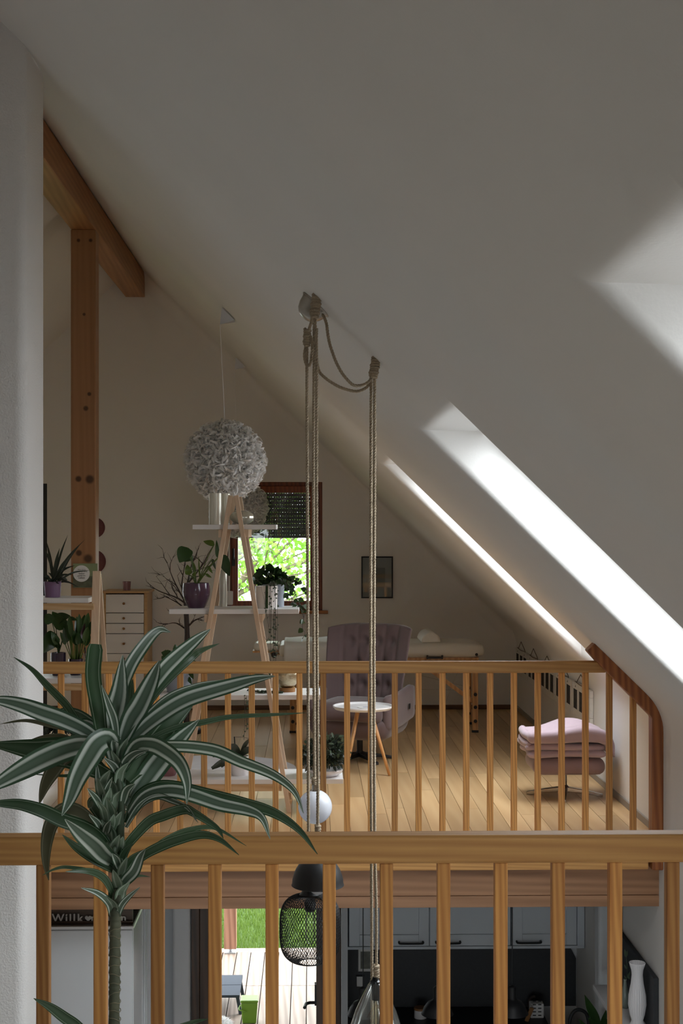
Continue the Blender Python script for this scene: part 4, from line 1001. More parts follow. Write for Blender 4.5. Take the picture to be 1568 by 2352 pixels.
t = pend('lower_pendant', 'hemp rope dropping behind the glass drop lamp to a low bulb', Q(852, 2480, .06))
m = MB(); rope(m, [Q(727, 755, .06), Q(726, 810, .045), Q(731, 848, .035), Q(742, 864, .03), Q(770, 884, .025), Q(800, 896, .022), Q(825, 898, .02), Q(845, 886, .018), Q(853, 866, .012)]); m.build('slack_rope', 'rope', t, smooth=True)
m = MB(); rope(m, [Q(852, 866, .012), Q(851.5, 1100, .016), Q(851, 1500, .02), Q(852.5, 1920, .04), Q(854, 2300, .12), Q(854, 2470, .13)]); m.build('rope', 'rope', t, smooth=True)
MB().sphere(Q(854, 2500, .13), .05, 20, 12).build('bulb', 'opal', t, smooth=True)

# ================================================================ SEATING
def rounded_box(w, d, h, r, fn=None, nu=12, seg=5):
    bm = bmesh.new(); bmesh.ops.create_cube(bm, size=1)
    for v in bm.verts: v.co = Vector((v.co.x*w, v.co.y*d, v.co.z*h))
    bmesh.ops.subdivide_edges(bm, edges=bm.edges[:], cuts=nu, use_grid_fill=True)
    for v in bm.verts:
        c = v.co; q = Vector((max(-w/2+r, min(w/2-r, c.x)), max(-d/2+r, min(d/2-r, c.y)), max(-h/2+min(r, h/2-.001), min(h/2-min(r, h/2-.001), c.z))))
        e = c-q
        if e.length > 1e-6:
            k = Vector((r, r, min(r, h/2))); m_ = max(abs(e.x)/k.x, abs(e.y)/k.y, abs(e.z)/k.z)
            dd = Vector((e.x/k.x, e.y/k.y, e.z/k.z)); dd = dd.normalized()*m_; v.co = q+Vector((dd.x*k.x, dd.y*k.y, dd.z*k.z))
        if fn: v.co = fn(v.co.copy())
    m = MB(); m.v = [v.co.copy() for v in bm.verts]; bm.verts.index_update(); m.f = [tuple(v.index for v in f.verts) for f in bm.faces]; bm.free(); return m
def shift(m, p):
    m.v = [v+Vector(p) for v in m.v]; return m
def star_base(root, c, R, n, zc, mat_arm, mat_tip, a0=.4, cr=.022, local=False):
    MB().lathe([(.034, .028), (.034, .06), (cr, .075), (cr, zc), (.05, zc), (.05, zc+.012)], c, 20).build('column', 'chrome' if cr < .025 else 'black', root, smooth=True, sharp=40, local=local)
    for k in range(n):
        a = a0+2*PI*k/n; d = Vector((math.cos(a), math.sin(a), 0)); s = Vector((-d.y, d.x, 0)); m = MB()
        p0 = c+Vector((0, 0, .04)); 
        vs = []
        for q, w_, z0_, z1_ in ((.02, .024, .03, .062), (R*.5, .02, .02, .046), (R, .015, .002, .02)):
            for e in (-1, 1):
                for z_ in (z0_, z1_): vs.append(Vector((c.x, c.y, c.z+z_))+d*q+s*e*w_)
        m.add(vs, [(0,1,5,4),(1,3,7,5),(3,2,6,7),(2,0,4,6),(4,5,9,8),(5,7,11,9),(7,6,10,11),(6,4,8,10),(0,2,3,1),(8,9,11,10)])
        m.build('base_arm', mat_arm, root, bevel=.004, local=local)
# armchair
AX, AY = X(826, 10.85), 10.85
ac = thing('armchair', 'mauve velvet swivel wing armchair with button-tufted back', 'chair', (AX, AY, 0), rz=-.36); ac.scale = (.88, .95, 1)
def back(u, v):
    # u across -1..1 , v 0 bottom .. 1 top ; local coords, faces -y
    w = .355+.03*math.sin(PI*v*.5)-.02*(1-v); x = w*u; z = .40+.62*v
    y = .26+.12*v-.20*abs(u)**2.6*(1.0-.45*v)
    z -= .03*max(0, v-.85)/.15*abs(u)**4
    return Vector((x, y, z))
def back_front(i, j):
    u = -1+2*i; v = j; p = back(u, v); bul = .035*(1-abs(u)**6)*(1-abs(2*v-1)**8)
    tuft = 0
    for r_, tv in enumerate((.78, .5, .24)):
        for tu in ((-.5, -.17, .17, .5) if r_ % 2 == 0 else (-.34, 0, .34)):
            d2 = ((u-tu)*.355)**2+((v-tv)*.62)**2; tuft += .05*math.exp(-d2/.0014)
    seam = .018*math.exp(-(((u*3.0+.5) % 1-.5)/.13)**2) if abs(u) < .7 else 0
    return p+Vector((0, -bul+tuft+seam-.03, 0))
m = MB(); nu, nv = 56, 44; m.grid(back_front, nu, nv)
rim_i = [i for i in range(nu+1)]+[(j)*(nu+1)+nu for j in range(1, nv+1)]+[nv*(nu+1)+i for i in range(nu-1, -1, -1)]+[j*(nu+1) for j in range(nv-1, 0, -1)]
nb = len(m.v); rearv = []
m2 = MB().grid(lambda i, j: back(-1+2*i, j)+Vector((0, .045*(1-abs(-1+2*i)**8)+.0, 0)), nu, nv)
m.add(m2.v, [f[::-1] for f in m2.f]); k = len(rim_i)
m.f += [(rim_i[a], rim_i[(a+1) % k], rim_i[(a+1) % k]+nb, rim_i[a]+nb) for a in range(k)]; m.uv = {}
m.build('backrest', 'velvet', ac, smooth=True, local=True)
def arm_side(s):
    def fn(c):
        q = (c.y+.26)/.56; c.z += .05*max(0, q-.4)*1.6; c.x += s*(.02-.05*(1-q)); return c
    return shift(rounded_box(.085, .56, .26, .04, fn, 10), (s*.37, -.02, .40))
for s in (-1, 1): arm_side(s).build('armrest', 'velvet', ac, smooth=True, local=True)
shift(rounded_box(.62, .58, .14, .06, lambda c: c+Vector((0, 0, .02*(1-(c.x/.31)**2)*(1-(c.y/.29)**2))), 10), (0, -.06, .39)).build('seat_cushion', 'velvet', ac, smooth=True, local=True)
shift(rounded_box(.80, .62, .17, .08, lambda c: Vector((c.x*(.84+.9*(c.z+.085)), c.y*(.88+.7*(c.z+.085)), c.z)), 10), (0, -.02, .27)).build('shell', 'velvet', ac, smooth=True, local=True)
MB().box(.428, .432, .05, .08, .40, .44).build('fabric_tag', 'black', ac, local=True)
star_base(ac, Vector((0, 0, 0)), .3, 5, .18, 'black', 'chrome', .55, .026, True)
# ottoman
OXx, OYy = X(1296, 9.38), 9.38
ot = thing('ottoman', 'mauve velvet footstool on a chrome four-star foot under the blanket', 'footstool', (OXx, OYy, 0))
shift(rounded_box(.475, .42, .115, .056, None, 12), (OXx, OYy, .222)).build('cushion', 'velvet_lit', ot, smooth=True)
star_base(ot, ot.location.copy(), .25, 4, .155, 'chrome', 'chrome', -.35+PI/2+.15, .016)
# folded blanket
bl = thing('blanket', 'pale pink fleece blanket folded on the footstool', 'blanket', (OXx, OYy, .28))
def wob(s, amp): return lambda c: c+Vector((amp*math.sin(c.y*17+s), amp*math.sin(c.x*13+s*2), amp*(math.sin(c.x*11+s)+math.sin(c.y*9+2*s))*.6))
shift(rounded_box(.51, .43, .05, .04, wob(1, .007), 14), (OXx-.012, OYy, .305)).build('lower_fold', 'blanket', bl, smooth=True)
shift(rounded_box(.52, .42, .05, .04, wob(2.3, .008), 14), (OXx-.022, OYy, .348)).build('middle_fold', 'blanket', bl, smooth=True)
def topfold(c):
    z = c.z+.05*math.exp(-((c.x-.06)/.16)**2)*(1 if c.z > -.01 else .35); x = c.x
    q = max(0, min(1, (c.x-.19)/.085)); x += .018*q
    z -= (.055 if c.z > 0 else .12)*q**2.2
    w = (.010*math.sin(c.x*15+c.y*8)+.006*math.sin(c.y*21+c.x*4))*(1 if c.z > 0 else .4)
    return Vector((x, c.y*1.03-.01, z+w))
shift(rounded_box(.55, .44, .075, .05, topfold, 18), (OXx, OYy-.005, .403)).build('top_fold', 'blanket', bl, smooth=True)
m = MB()
for k, (dx, z_, r_) in enumerate(((-.25, .418, .025), (-.255, .372, .022))): m.tube(spl([(OXx+dx, OYy-.19, z_-.004), (OXx+dx-.02, OYy-.07, z_), (OXx+dx-.015, OYy+.1, z_+.004), (OXx+dx, OYy+.19, z_)], 5), [r_*.8]+[r_]*14+[r_*.8], 12)
m.build('rolled_edge', 'blanket', bl, smooth=True)
# round side table
TYy = 10.22; txc = X(833, TYy); tz_ = Z(1622, TYy)
t = thing('side_table', 'round white tray table on three splayed beech legs', 'table', (txc, TYy, 0)); rt_ = 69*TYy/FPX
MB().lathe([(1e-4, 0), (rt_*.93, 0), (rt_, .016), (rt_, .026), (rt_-.008, .026), (rt_*.95, .012), (1e-4, .012)], (txc, TYy, tz_-.02), 48, cap=False).build('tray_top', 'white', t, smooth=True, sharp=30)
for a in (-.35, 2.2, 4.0):
    d = Vector((math.cos(a), math.sin(a), 0)); MB().tube([Vector((txc, TYy, tz_-.02))+d*.055, Vector((txc, TYy, .004))+d*.2], [.016, .010], 12).build('leg', 'side_wood', t, smooth=True)
t = thing('paper_note', 'small white leaflet with violet print on the tray table', 'paper', (txc+.02, TYy-.02, tz_-.007))
MB().lathe([(1e-4, .003), (.06, .003), (.06, 0)], (txc+.02, TYy-.02, tz_-.007), 24, cap=False).build('disc', 'paper', t); MB().box(txc, txc+.05, TYy-.03, TYy-.01, tz_-.0042, tz_-.0035).build('print', 'marks', t)
# massage table
MY = 12.25; mz = Z(1478, MY)
t = thing('massage_table', 'cream folding massage table with wooden legs along the rear wall', 'table', (X(880, MY), MY, 0))
x0, x1 = X(640, MY), X(1113, MY)
shift(rounded_box(x1-x0, .62, .13, .06, None, 16), ((x0+x1)/2, MY+.3, mz-.065)).build('padded_top', 'leatherette', t, smooth=True)
MB().box(x0+.05, x1-.05, MY+.02, MY+.58, mz-.15, mz-.125).build('under_frame', 'side_wood', t)
for u in (672, 1092):
    for yy in (MY+.04, MY+.55):
        xx = X(u, MY); l_ = MB().bar((xx, yy, mz-.14), (xx, yy, 0), .05, .024, (0, 1, 0)).build('leg', 'side_wood', t, bevel=.002)
        MB().box(xx-.028, xx+.028, yy-.016, yy+.016, 0, .02).build('foot_cap', 'black', l_)
        for zz in (.33, .22, .1): MB().lathe([(.012, 0), (.016, .012), (.014, .02)], (xx, yy-.012, zz), 10, Matrix.Rotation(PI/2, 3, 'X')).build('knob', 'black', l_)
    sgn = 1 if u < 900 else -1
    for yy in (MY+.07,): MB().bar((X(u, MY)+sgn*.01, yy, .26), (X(u, MY)+sgn*.5, yy, mz-.15), .035, .02, (0, 1, 0)).build('brace', 'side_wood', t, bevel=.002)
m = MB()
for a, b in (((960, 1550), (1080, 1580)), ((1000, 1545), (1075, 1600)), ((930, 1583), (1085, 1585)), ((1050, 1545), (1020, 1620))): m.tube([K(*a, MY+.1), K(*b, MY+.1)], .0018, 5)
m.build('cable', 'steel', t)
hx0, hx1 = X(944+34, MY), X(1016, MY)
m = MB(); m.box(X(979, MY), X(1017, MY), MY-.022, MY-.008, Z(1513, MY), Z(1508, MY)); m.box(X(979, MY), X(983, MY), MY-.02, MY+.002, Z(1514, MY), Z(1505, MY)); m.box(X(1013, MY), X(1017, MY), MY-.02, MY+.002, Z(1514, MY), Z(1505, MY)); m.build('carry_handle', 'black', t, bevel=.004)
MB().lathe([(.0125, 0), (.0125, .012), (.006, .016)], (X(1094, MY), MY+.004, Z(1504, MY)), 16, Matrix.Rotation(PI/2, 3, 'X')).build('corner_knob', 'black', t, smooth=True)
h_ = shift(rounded_box(X(642, MY)-X(580, MY), .28, .07, .03, None, 8), (X(611, MY), MY+.3, Z(1490, MY))).build('head_rest', 'leatherette', t, smooth=True)
MB().box(X(578, MY), X(660, MY), MY+.18, MY+.42, Z(1503, MY), Z(1499, MY)).build('head_rest_board', 'side_wood', h_); MB().lathe([(.02, 0), (.025, .02), (.015, .03)], (X(628, MY), MY+.17, Z(1508, MY)), 14, Matrix.Rotation(PI/2, 3, 'X')).build('clamp', 'black', h_)
MB().tube([(X(620, MY), MY+.22, Z(1506, MY)), (X(665, MY), MY+.22, Z(1508, MY))], .008, 8).build('head_rest_rod', 'chrome', h_)
t = thing('white_cover', 'white cloth cover folded over the end of the massage table', 'cloth', (X(700, MY), MY+.2, mz))
cy0, cy1, cr = MY-.01-.006, MY+.61+.006, .06; ct = mz+.005; cb = mz-.19
prof_ = [(cy0, cb), (cy0, mz-.12)]+[(cy0+cr-cr*math.cos(q), ct-cr+cr*math.sin(q)) for q in [PI/2*i/6 for i in range(7)]]
prof_ += [(cy0+cr+(cy1-cy0-2*cr)*i/10, ct) for i in range(1, 10)]+[(cy1-cr+cr*math.sin(q), ct-cr+cr*math.cos(q)) for q in [PI/2*i/6 for i in range(7)]]+[(cy1, mz-.12), (cy1, cb)]
np_ = len(prof_)-1
def sheet(i, j):
    y, z = prof_[round(j*np_)]; x = X(652, MY)+(X(790, MY)-X(652, MY))*i; w = .004*(1+math.sin(x*26+j*5))
    return Vector((x, y-(w if y < MY+.05 else 0)+(w if y > MY+.55 else 0), z+(w if z > mz else 0)))
MB().grid(sheet, 24, np_).build('folded_cover', 'cloth', t, smooth=True, solid=.012)
m = MB(); r_ = .085; pr_ = [(r_*math.cos(a), r_*1.05*math.sin(a)) for a in [PI*i/14 for i in range(15)]]
m.prism([(X(991, MY)+a, mz+.0+b) for a, b in pr_], MY+.05, MY+.55, 'y')
tag(m.build('bolster', 'leatherette', bevel=.012, seg=3, sharp=35), 'cream half-round bolster lying on the massage table', 'cushion')
# framed print on the rear wall
fx0, fx1, fz0, fz1 = X(829.5, YB), X(902, YB), Z(1374, YB), Z(1278, YB)
t = thing('framed_print', 'thin black frame with a grey print on the rear wall', 'picture', ((fx0+fx1)/2, YB, fz0))
m = MB(); b_ = .013
m.box(fx0, fx0+b_, YB-.02, YB, fz0, fz1); m.box(fx1-b_, fx1, YB-.02, YB, fz0, fz1); m.box(fx0+b_, fx1-b_, YB-.02, YB, fz1-b_, fz1); m.box(fx0+b_, fx1-b_, YB-.02, YB, fz0, fz0+b_)
m.build('frame', 'black', t); MB().box(fx0+b_, fx1-b_, YB-.006, YB-.001, fz0+b_, fz1-b_).build('mat_board', 'grey_print_mat', t); MB().box(X(852, YB), X(884, YB), YB-.0075, YB-.0055, Z(1346, YB), Z(1304, YB)).build('print', 'grey_print', t)
MB().box(fx0+b_, fx1-b_, YB-.012, YB-.011, fz0+b_, fz1-b_).build('glass', 'glass', t)
# photo frames along the knee wall
def knee_frame(y0, y1, lab, sd):
    t = thing('photo_frame', lab, 'picture', (KX, (y0+y1)/2, .36), group='white picture frames on the knee wall'); z0_, z1_ = .365, .615; g = random.Random(sd); xf = KX-.028
    m = MB(); op = (y1-y0-.02)/3; st_ = op*.16
    m.box(xf, KX-.002, y0, y1, z0_, z0_+.055); m.box(xf, KX-.002, y0, y1, z1_-.05, z1_)
    edges = [(y0, y0+st_+.01)]+[(y0+.01+op*k-st_, y0+.01+op*k+st_) for k in (1, 2)]+[(y1-st_-.01, y1)]
    for a, b in edges: m.box(xf, KX-.002, a, b, z0_+.055, z1_-.05)
    m.build('frame', 'frame_white', t, bevel=.003)
    for k in range(3): MB().box(KX-.0255, KX-.004, y0+.01+op*k+st_, y0+.01+op*(k+1)-st_, z0_+.055, z1_-.05).build('photo', 'photo_dark', t)
    q = (y1-y0); pk = Vector((KX-.024, (y0+y1)/2+.02, .695)); m = MB()
    for s in (-1, 1): m.tube(spl([pk, Vector((KX-.02, (y0+y1)/2+s*q*.27, z1_+.012)), Vector((KX-.03, (y0+y1)/2+s*q*.29, z1_-.03))], 5), .003, 5)
    m.tube(spl([Vector((KX-.03, (y0+y1)/2-q*.3, z1_+.01)), Vector((KX-.034, (y0+y1)/2, z1_+.004)), Vector((KX-.03, (y0+y1)/2+q*.3, z1_+.01))], 5), .003, 5)
    m.build('hanger_string', 'string', t)
for i, (a, b, lab) in enumerate(((13.0, 13.72, 'white triple frame on the knee wall beside the rear corner'), (12.28, 12.95, 'white triple frame second from the rear corner on the knee wall'), (11.53, 12.24, 'middle white triple frame on the knee wall'), (10.77, 11.49, 'white triple frame second from the footstool end of the knee wall'), (10.04, 10.73, 'white triple frame on the knee wall beside the footstool'))): knee_frame(a, b, lab, i)

# ================================================================ GROUND FLOOR
CF = 8.5
t = thing('tall_cupboard', 'tall glossy white cupboard with dark brown top below the gallery beam', 'cabinet', (X(210, CF), CF, LOW)); cz = Z(2124, CF); cx1 = X(306, CF)
MB().box(-2.4, cx1, CF+.02, 9.6, LOW, cz-.02).build('body', 'white_gloss', t, bevel=.003)
MB().box(-2.4, cx1, CF, 9.6, cz-.02, cz-.002).build('top_rim', 'white', t, bevel=.002)
MB().box(-2.4, cx1-.004, CF+.004, 9.6, cz-.002, cz+.004).build('top_board', 'brown_top', t)
for a, b in ((-2.4, -1.76), (-1.755, cx1-.006)): MB().box(a, b, CF, CF+.02, LOW+.08, cz-.026).build('door', 'white_gloss', t, bevel=.003)
m = MB(); m.box(cx1, cx1+.012, 9.02, 9.06, LOW, cz-.02); m.box(cx1, cx1+.012, 9.1, 9.6, LOW, cz-.02); m.build('side_panel', 'white_gloss', t, bevel=.003)
t = thing('welcome_sign', 'brown sign reading Willkommen in pale letters with a heart', 'sign', (X(208, CF+.08), CF+.08, cz+.004))
MB().box(X(116, CF+.06), X(305, CF+.06), CF+.06, CF+.075, cz+.004, cz+.012).build('plinth', 'brown_top', t); MB().box(X(116, CF+.09), X(305, CF+.09), CF+.09, CF+.1, cz+.004, cz+.1).build('back_board', 'brown_top', t)
lz_ = Z(2113, CF+.08)
lets = [('W', 134), ('i', 153), ('l', 162), ('l', 171), ('k', 184), ('m', 219), ('m', 242), ('e', 264), ('n', 284)]
for ch, u in lets: text(t, ch, (X(u, CF+.08), CF+.078, lz_), .068, 'letter', 'letter', ext=.006, offs=.0012)
hm = []; hc = (X(203, CF+.08), lz_+.02)
for i in range(28):
    a = 2*PI*i/28; hm.append((hc[0]+.00125*16*math.sin(a)**3, hc[1]+.00125*(13*math.cos(a)-5*math.cos(2*a)-2*math.cos(3*a)-math.cos(4*a))))
MB().prism(hm, CF+.072, CF+.084, 'y').build('heart', 'letter', t)
# wall cabinets
KY = 10.35; zb_ = Z(2175, KY); ztop = -.45
cab = [(801, 986, 916, 971, 'white framed wall cabinet at the picture end of the kitchen'), (986, 1173, 1001, 1056, 'middle white framed wall cabinet over the dark splashback'), (1175, 1325, 1186, 1241, 'narrow white framed wall cabinet at the shelf end of the kitchen')]
for u0, u1, h0, h1, lab in cab:
    x0, x1 = X(u0, KY)+.003, X(u1, KY)-.003
    t = thing('wall_cabinet', lab, 'cabinet', ((x0+x1)/2, KY+.17, zb_), group='kitchen wall cabinets')
    MB().box(x0-.002, x1+.002, KY+.022, YK, zb_, ztop).build('body', 'white_cab', t)
    d = MB(); f_ = .075
    d.box(x0, x0+f_, KY, KY+.02, zb_+.003, ztop); d.box(x1-f_, x1, KY, KY+.02, zb_+.003, ztop); d.box(x0+f_, x1-f_, KY, KY+.02, zb_+.003, zb_+.085); d.box(x0+f_, x1-f_, KY, KY+.02, ztop-.08, ztop)
    dr = d.build('door', 'white_cab', t, bevel=.003)
    MB().box(x0+f_-.002, x1-f_+.002, KY+.009, KY+.02, zb_+.083, ztop-.078).build('door_panel', 'white_cab', dr, bevel=.004)
    a, b = X(h0, KY), X(h1, KY); zz = Z(2166, KY)
    MB().tube(spl([(a, KY, zz+.006), (a, KY-.022, zz+.004), (a+.02, KY-.03, zz), (b-.02, KY-.03, zz), (b, KY-.022, zz+.004), (b, KY, zz+.006)], 5), .0075, 10).build('handle', 'black', dr, smooth=True)
structure(MB().box(X(797, KY), X(1342, KY), KY+.002, YK, zb_-.022, zb_-.002).build('trim_3', 'white_cab', bevel=.002))
structure(MB().box(X(1325, KY)+.002, X(1342, KY), KY+.004, YK, zb_-.002, ztop).build('trim_4', 'white_cab'))
# splashbacks
bz = Z(2182, 10.66)
o = MB().prism([(X(797, 10.4)+.002, -1.83), (X(797, 10.4)+.002, bz+.02), (1.94, bz+.02), (1.992, bz-.08), (1.992, -1.83)], 10.675, YK-.002, 'y').build('splashback_panel', 'anthra', bevel=.002)
tag(o, 'dark grey splashback panel under the kitchen wall cabinets', 'splashback')
o = MB().add([(a, b, c) for a in (KX-.03, KX-.001) for b, c in ((8.15, -1.81), (9.36, -1.81), (9.36, -.5), (9.1, -.5), (9.1, -.82), (8.15, -.82))], [(5, 4, 3, 2, 1, 0), (6, 7, 8, 9, 10, 11)]+[(i, (i+1) % 6, (i+1) % 6+6, i+6) for i in range(6)]).build('side_splashback', 'anthra', bevel=.004)
tag(o, 'stepped dark grey panel on the side wall behind the ribbed vase', 'splashback')
o = MB().box(X(1368, 9.5), KX, 9.4, 9.56, LOW, -.25).build('wall_pier', 'plaster_low', bevel=.03, seg=4); structure(o)
# worktop
wt = thing('worktop', 'dark kitchen worktop along the splashback', 'worktop', (1.1, 10.4, LOW))
MB().box(X(797, 10.3), 1.72, 10.1, 10.674, -1.87, -1.83).build('top', 'black', wt, bevel=.003); MB().box(X(797, 10.3), 1.72, 10.13, 10.67, LOW, -1.87).build('base_cabinets', 'white_cab', wt); MB().box(1.38, 1.895, 8.9, 10.1, -1.87, -1.83).build('side_top', 'black', wt, bevel=.003); MB().box(1.41, 1.895, 8.93, 10.1, LOW, -1.87).build('side_cabinets', 'white_cab', wt)
# side shelf with vases
shz = -1.147
o = MB().box(1.80, KX-.032, 8.12, 9.06, shz-.03, shz).build('side_shelf', 'white_shelf', bevel=.003); tag(o, 'narrow white shelf on the side wall carrying the vases', 'shelf')
vy = 8.3; s_ = vy/FPX
o = MB().lathe([(1e-4, 0)]+[(r*s_, h*s_) for r, h in ((15, 0), (17, 3), (14, 9), (13, 14), (17, 28), (20.5, 50), (19.5, 72), (14.5, 98), (12.5, 118), (13.5, 130), (17.5, 143), (18.5, 147), (17, 147), (12, 130), (11, 100))], (X(1466, vy)-.008, vy, shz), 96, cap=False, ang=lambda k, n: .035*math.cos(2*PI*k*24/n)).build('ribbed_vase', 'white_pot', smooth=True)
tag(o, 'tall white ribbed ceramic vase on the side shelf', 'vase')
vy = 8.62; s_ = vy/FPX
t = thing('bud_vase', 'slender sage bud vase with a dried flower stem on the side shelf', 'vase', (X(1435, vy), vy, shz)); c = t.location.copy()
MB().lathe([(1e-4, 0)]+[(r*s_, h*s_) for r, h in ((8, 0), (10, 10), (9, 30), (5, 50), (3.5, 62), (4, 66), (3, 66))], c, 24, cap=False).build('vase', 'sage', t, smooth=True)
MB().tube(spl([c+Vector((0, 0, .1)), K(1440, 2230, vy), K(1437, 2195, vy)], 6), .0015, 5).build('stem', 'leaf_grey', t)
for (bu, bv, tu, tv, w_) in ((1437, 2198, 1434, 2180, 6), (1437, 2198, 1441, 2182, 5), (1440, 2245, 1448, 2230, 5), (1440, 2240, 1446, 2250, 5), (1438, 2225, 1433, 2215, 4), (1438, 2250, 1433, 2240, 4)):
    b_ = K(bu, bv, vy); tip = K(tu, tv, vy); add_leaf(t, [b_, b_.lerp(tip, .5), tip], w_*s_, 'leaf_grey', .2, lance)
vy = 8.75; s_ = vy/FPX
o = MB().lathe([(1e-4, 0)]+[(r*s_, h*s_) for r, h in ((7, 0), (8, 8), (8, 28), (4, 42), (3, 60), (3.6, 64), (2.5, 64))], (X(1399, vy)+.02, vy, shz), 24, cap=False).build('glass_bottle', 'sage'); tag(o, 'small sage glass bottle at the wall end of the side shelf', 'bottle')
for p in o.data.polygons: p.use_smooth = True
# pictures on the splashback
FY = 10.675
def small_frame(u0, u1, v0, v1, lab, b_, inner):
    x0, x1, z0_, z1_ = X(u0, FY), X(u1, FY), Z(v1, FY), Z(v0, FY); t = thing('small_frame', lab, 'picture', ((x0+x1)/2, FY, z0_)); m = MB()
    m.box(x0, x0+b_, FY-.02, FY-.001, z0_, z1_); m.box(x1-b_, x1, FY-.02, FY-.001, z0_, z1_); m.box(x0+b_, x1-b_, FY-.02, FY-.001, z0_, z0_+b_); m.box(x0+b_, x1-b_, FY-.02, FY-.001, z1_-b_, z1_)
    m.build('frame', 'black', t); MB().box(x0+b_, x1-b_, FY-.008, FY-.002, z0_+b_, z1_-b_).build('mat_board', 'paper', t)
    if inner: MB().box(x0+b_+.016, x1-b_-.016, FY-.01, FY-.0075, z0_+b_+.02, z1_-b_-.02).build('photo', 'meadow_photo', t)
small_frame(819.5, 858, 2176, 2234, 'black frame with a meadow photo on the dark splashback', .01, True)
small_frame(817, 836, 2240, 2267, 'tiny black frame with a plain white card on the splashback', .006, False)
# kitchen pendants
def dome(u, lab):
    Y = 9.2; c = Vector((X(u, Y), Y, Z(2330, Y))); t = thing('kitchen_pendant', lab, 'lamp', (c.x, Y, -.25), group='black kitchen pendants')
    MB().tube([c+Vector((0, 0, .17)), (c.x, Y, -.25)], .0035, 6).build('cord', 'black', t)
    MB().lathe([(.004, .18), (.022, .175), (.026, .168), (.026, .1), (.034, .09), (.062, .075), (.085, .045), (.1, .008), (.105, 0), (.101, .002)], c, 36, cap=False).build('shade', 'black', t, smooth=True, sharp=50)
    MB().lathe([(.02, .27), (.02, .0)], (c.x, Y, -.27), 12).build('ceiling_cup', 'black', t) if False else None
dome(833.5, 'black dome pendant before the framed meadow photo'); dome(1004, 'middle black dome pendant before the dark splashback'); dome(1176, 'black dome pendant beside the white cutlery box')
# worktop things
wz = -1.83; wy = 10.45; s_ = wy/FPX
t = thing('storage_jar', 'white patterned jar with a wooden lid on the worktop', 'jar', (X(965, wy), wy, wz)); MB().lathe([(1e-4, 0), (.046, 0), (.046, .06), (1e-4, .06)], t.location.copy(), 28, cap=False).build('jar', 'white_pot', t, smooth=True, sharp=40); MB().lathe([(1e-4, .075), (.046, .075), (.048, .07), (.048, .06), (1e-4, .06)], t.location.copy(), 28, cap=False).build('lid', 'knob', t, smooth=True, sharp=40)
t = thing('cutlery_box', 'white slotted cutlery box on the worktop', 'box', (X(1232, wy), wy, wz)); x0, x1 = X(1216, wy), X(1247, wy); h_ = Z(2305, wy)-wz
MB().box(x0, x1, wy-.04, wy+.04, 0+wz, wz+h_).build('box', 'white', t, bevel=.008)
m = MB()
for i in range(2):
    for j in range(5):
        a = x0+.016+i*.04; m.box(a, a+.024, wy-.0415, wy-.0395, wz+.02+j*.026, wz+.027+j*.026)
m.build('slots', 'black', t)
o = MB().bar((X(1208, wy-.1), wy-.1, wz), (X(1222, wy-.1), wy-.1, wz+.1), .03, .012, (0, 1, 0)).build('wooden_board', 'knob', bevel=.004); tag(o, 'small wooden board leaning by the cutlery box', 'board')
o = MB().tube(spl([(X(1216, wy+.12), wy+.12, wz), (X(1215, wy+.12), wy+.12, Z(2305, wy+.1)), K(1222, 2291, wy+.12), K(1228, 2289, wy+.12)], 6), .012, 8).build('ladle', 'twig', smooth=True); tag(o, 'dark kitchen ladle standing behind the cutlery box', 'utensil')
o = MB().tube(spl([(X(1309, 9.7), 9.7, -1.832), K(1309, 2375, 9.7), K(1308, 2345, 9.7), K(1316, 2325, 9.7), K(1330, 2319, 9.7), K(1345, 2327, 9.7), K(1351, 2345, 9.7), K(1352, 2360, 9.7)], 8), .012, 10).build('kitchen_tap', 'black', smooth=True); tag(o, 'black arched kitchen tap by the leafy plant', 'tap')
t = thing('peace_lily', 'glossy dark peace lily beside the kitchen tap', 'plant', (1.838, 9.2, wz)); c = t.location.copy(); pot(t, c, .05, .04, .09, 'white_pot')
for (pts, w_) in (([(1375, 2375), (1366, 2340), (1352, 2310), (1342, 2285)], 22), ([(1378, 2380), (1365, 2355), (1350, 2338)], 18), ([(1378, 2380), (1385, 2345), (1392, 2318)], 16), ([(1380, 2380), (1392, 2350), (1402, 2335)], 14), ([(1370, 2385), (1345, 2360), (1328, 2340)], 12)):
    MB().tube(spl([c+Vector((0, 0, .08)), K(pts[0][0], pts[0][1]+8, 9.2), K(pts[0][0], pts[0][1], 9.2)], 4), .003, 5).build('stem', 'leaf', t, smooth=True); add_leaf(t, [K(u, v, 9.2-.03*i) for i, (u, v) in enumerate(pts)], w_*9.2/FPX, 'leaf', .2, lance)

# ================================================================ TERRACE AND GARDEN
py = 15.0; x0, x1 = X(515, py), X(543, py)
t = thing('terrace_post', 'weathered square terrace post on a galvanised foot at the lawn edge', 'post', ((x0+x1)/2, py, tz))
MB().box(x0, x1, py-.06, py+.06, Z(2175, py), .3).build('timber', 'post_out', t, bevel=.004); m = MB(); m.box((x0+x1)/2-.06, (x0+x1)/2+.06, py-.06, py+.06, tz, tz+.012); m.tube([((x0+x1)/2, py, tz), ((x0+x1)/2, py, Z(2175, py))], .018, 10); m.build('foot', 'zinc', t)
t = thing('garden_bench', 'low grey slatted bench standing on the terrace boards', 'bench', (-.95, 13.3, tz)); bz_ = Z(2284, 13.05)
for k in range(2): MB().box(-1.6, X(552, 13.2), 13.05+.3*k, 13.05+.3*k+.292, bz_-.025, bz_).build('seat_board', 'grey_bench', t, bevel=.004)
for xx in (-1.5, X(546, 13.2)):
    for yy in (13.1, 13.58): MB().bar((xx, yy, bz_-.02), (xx+.03, yy, tz), .03, .03, (0, 1, 0)).build('leg', 'grey_bench', t)
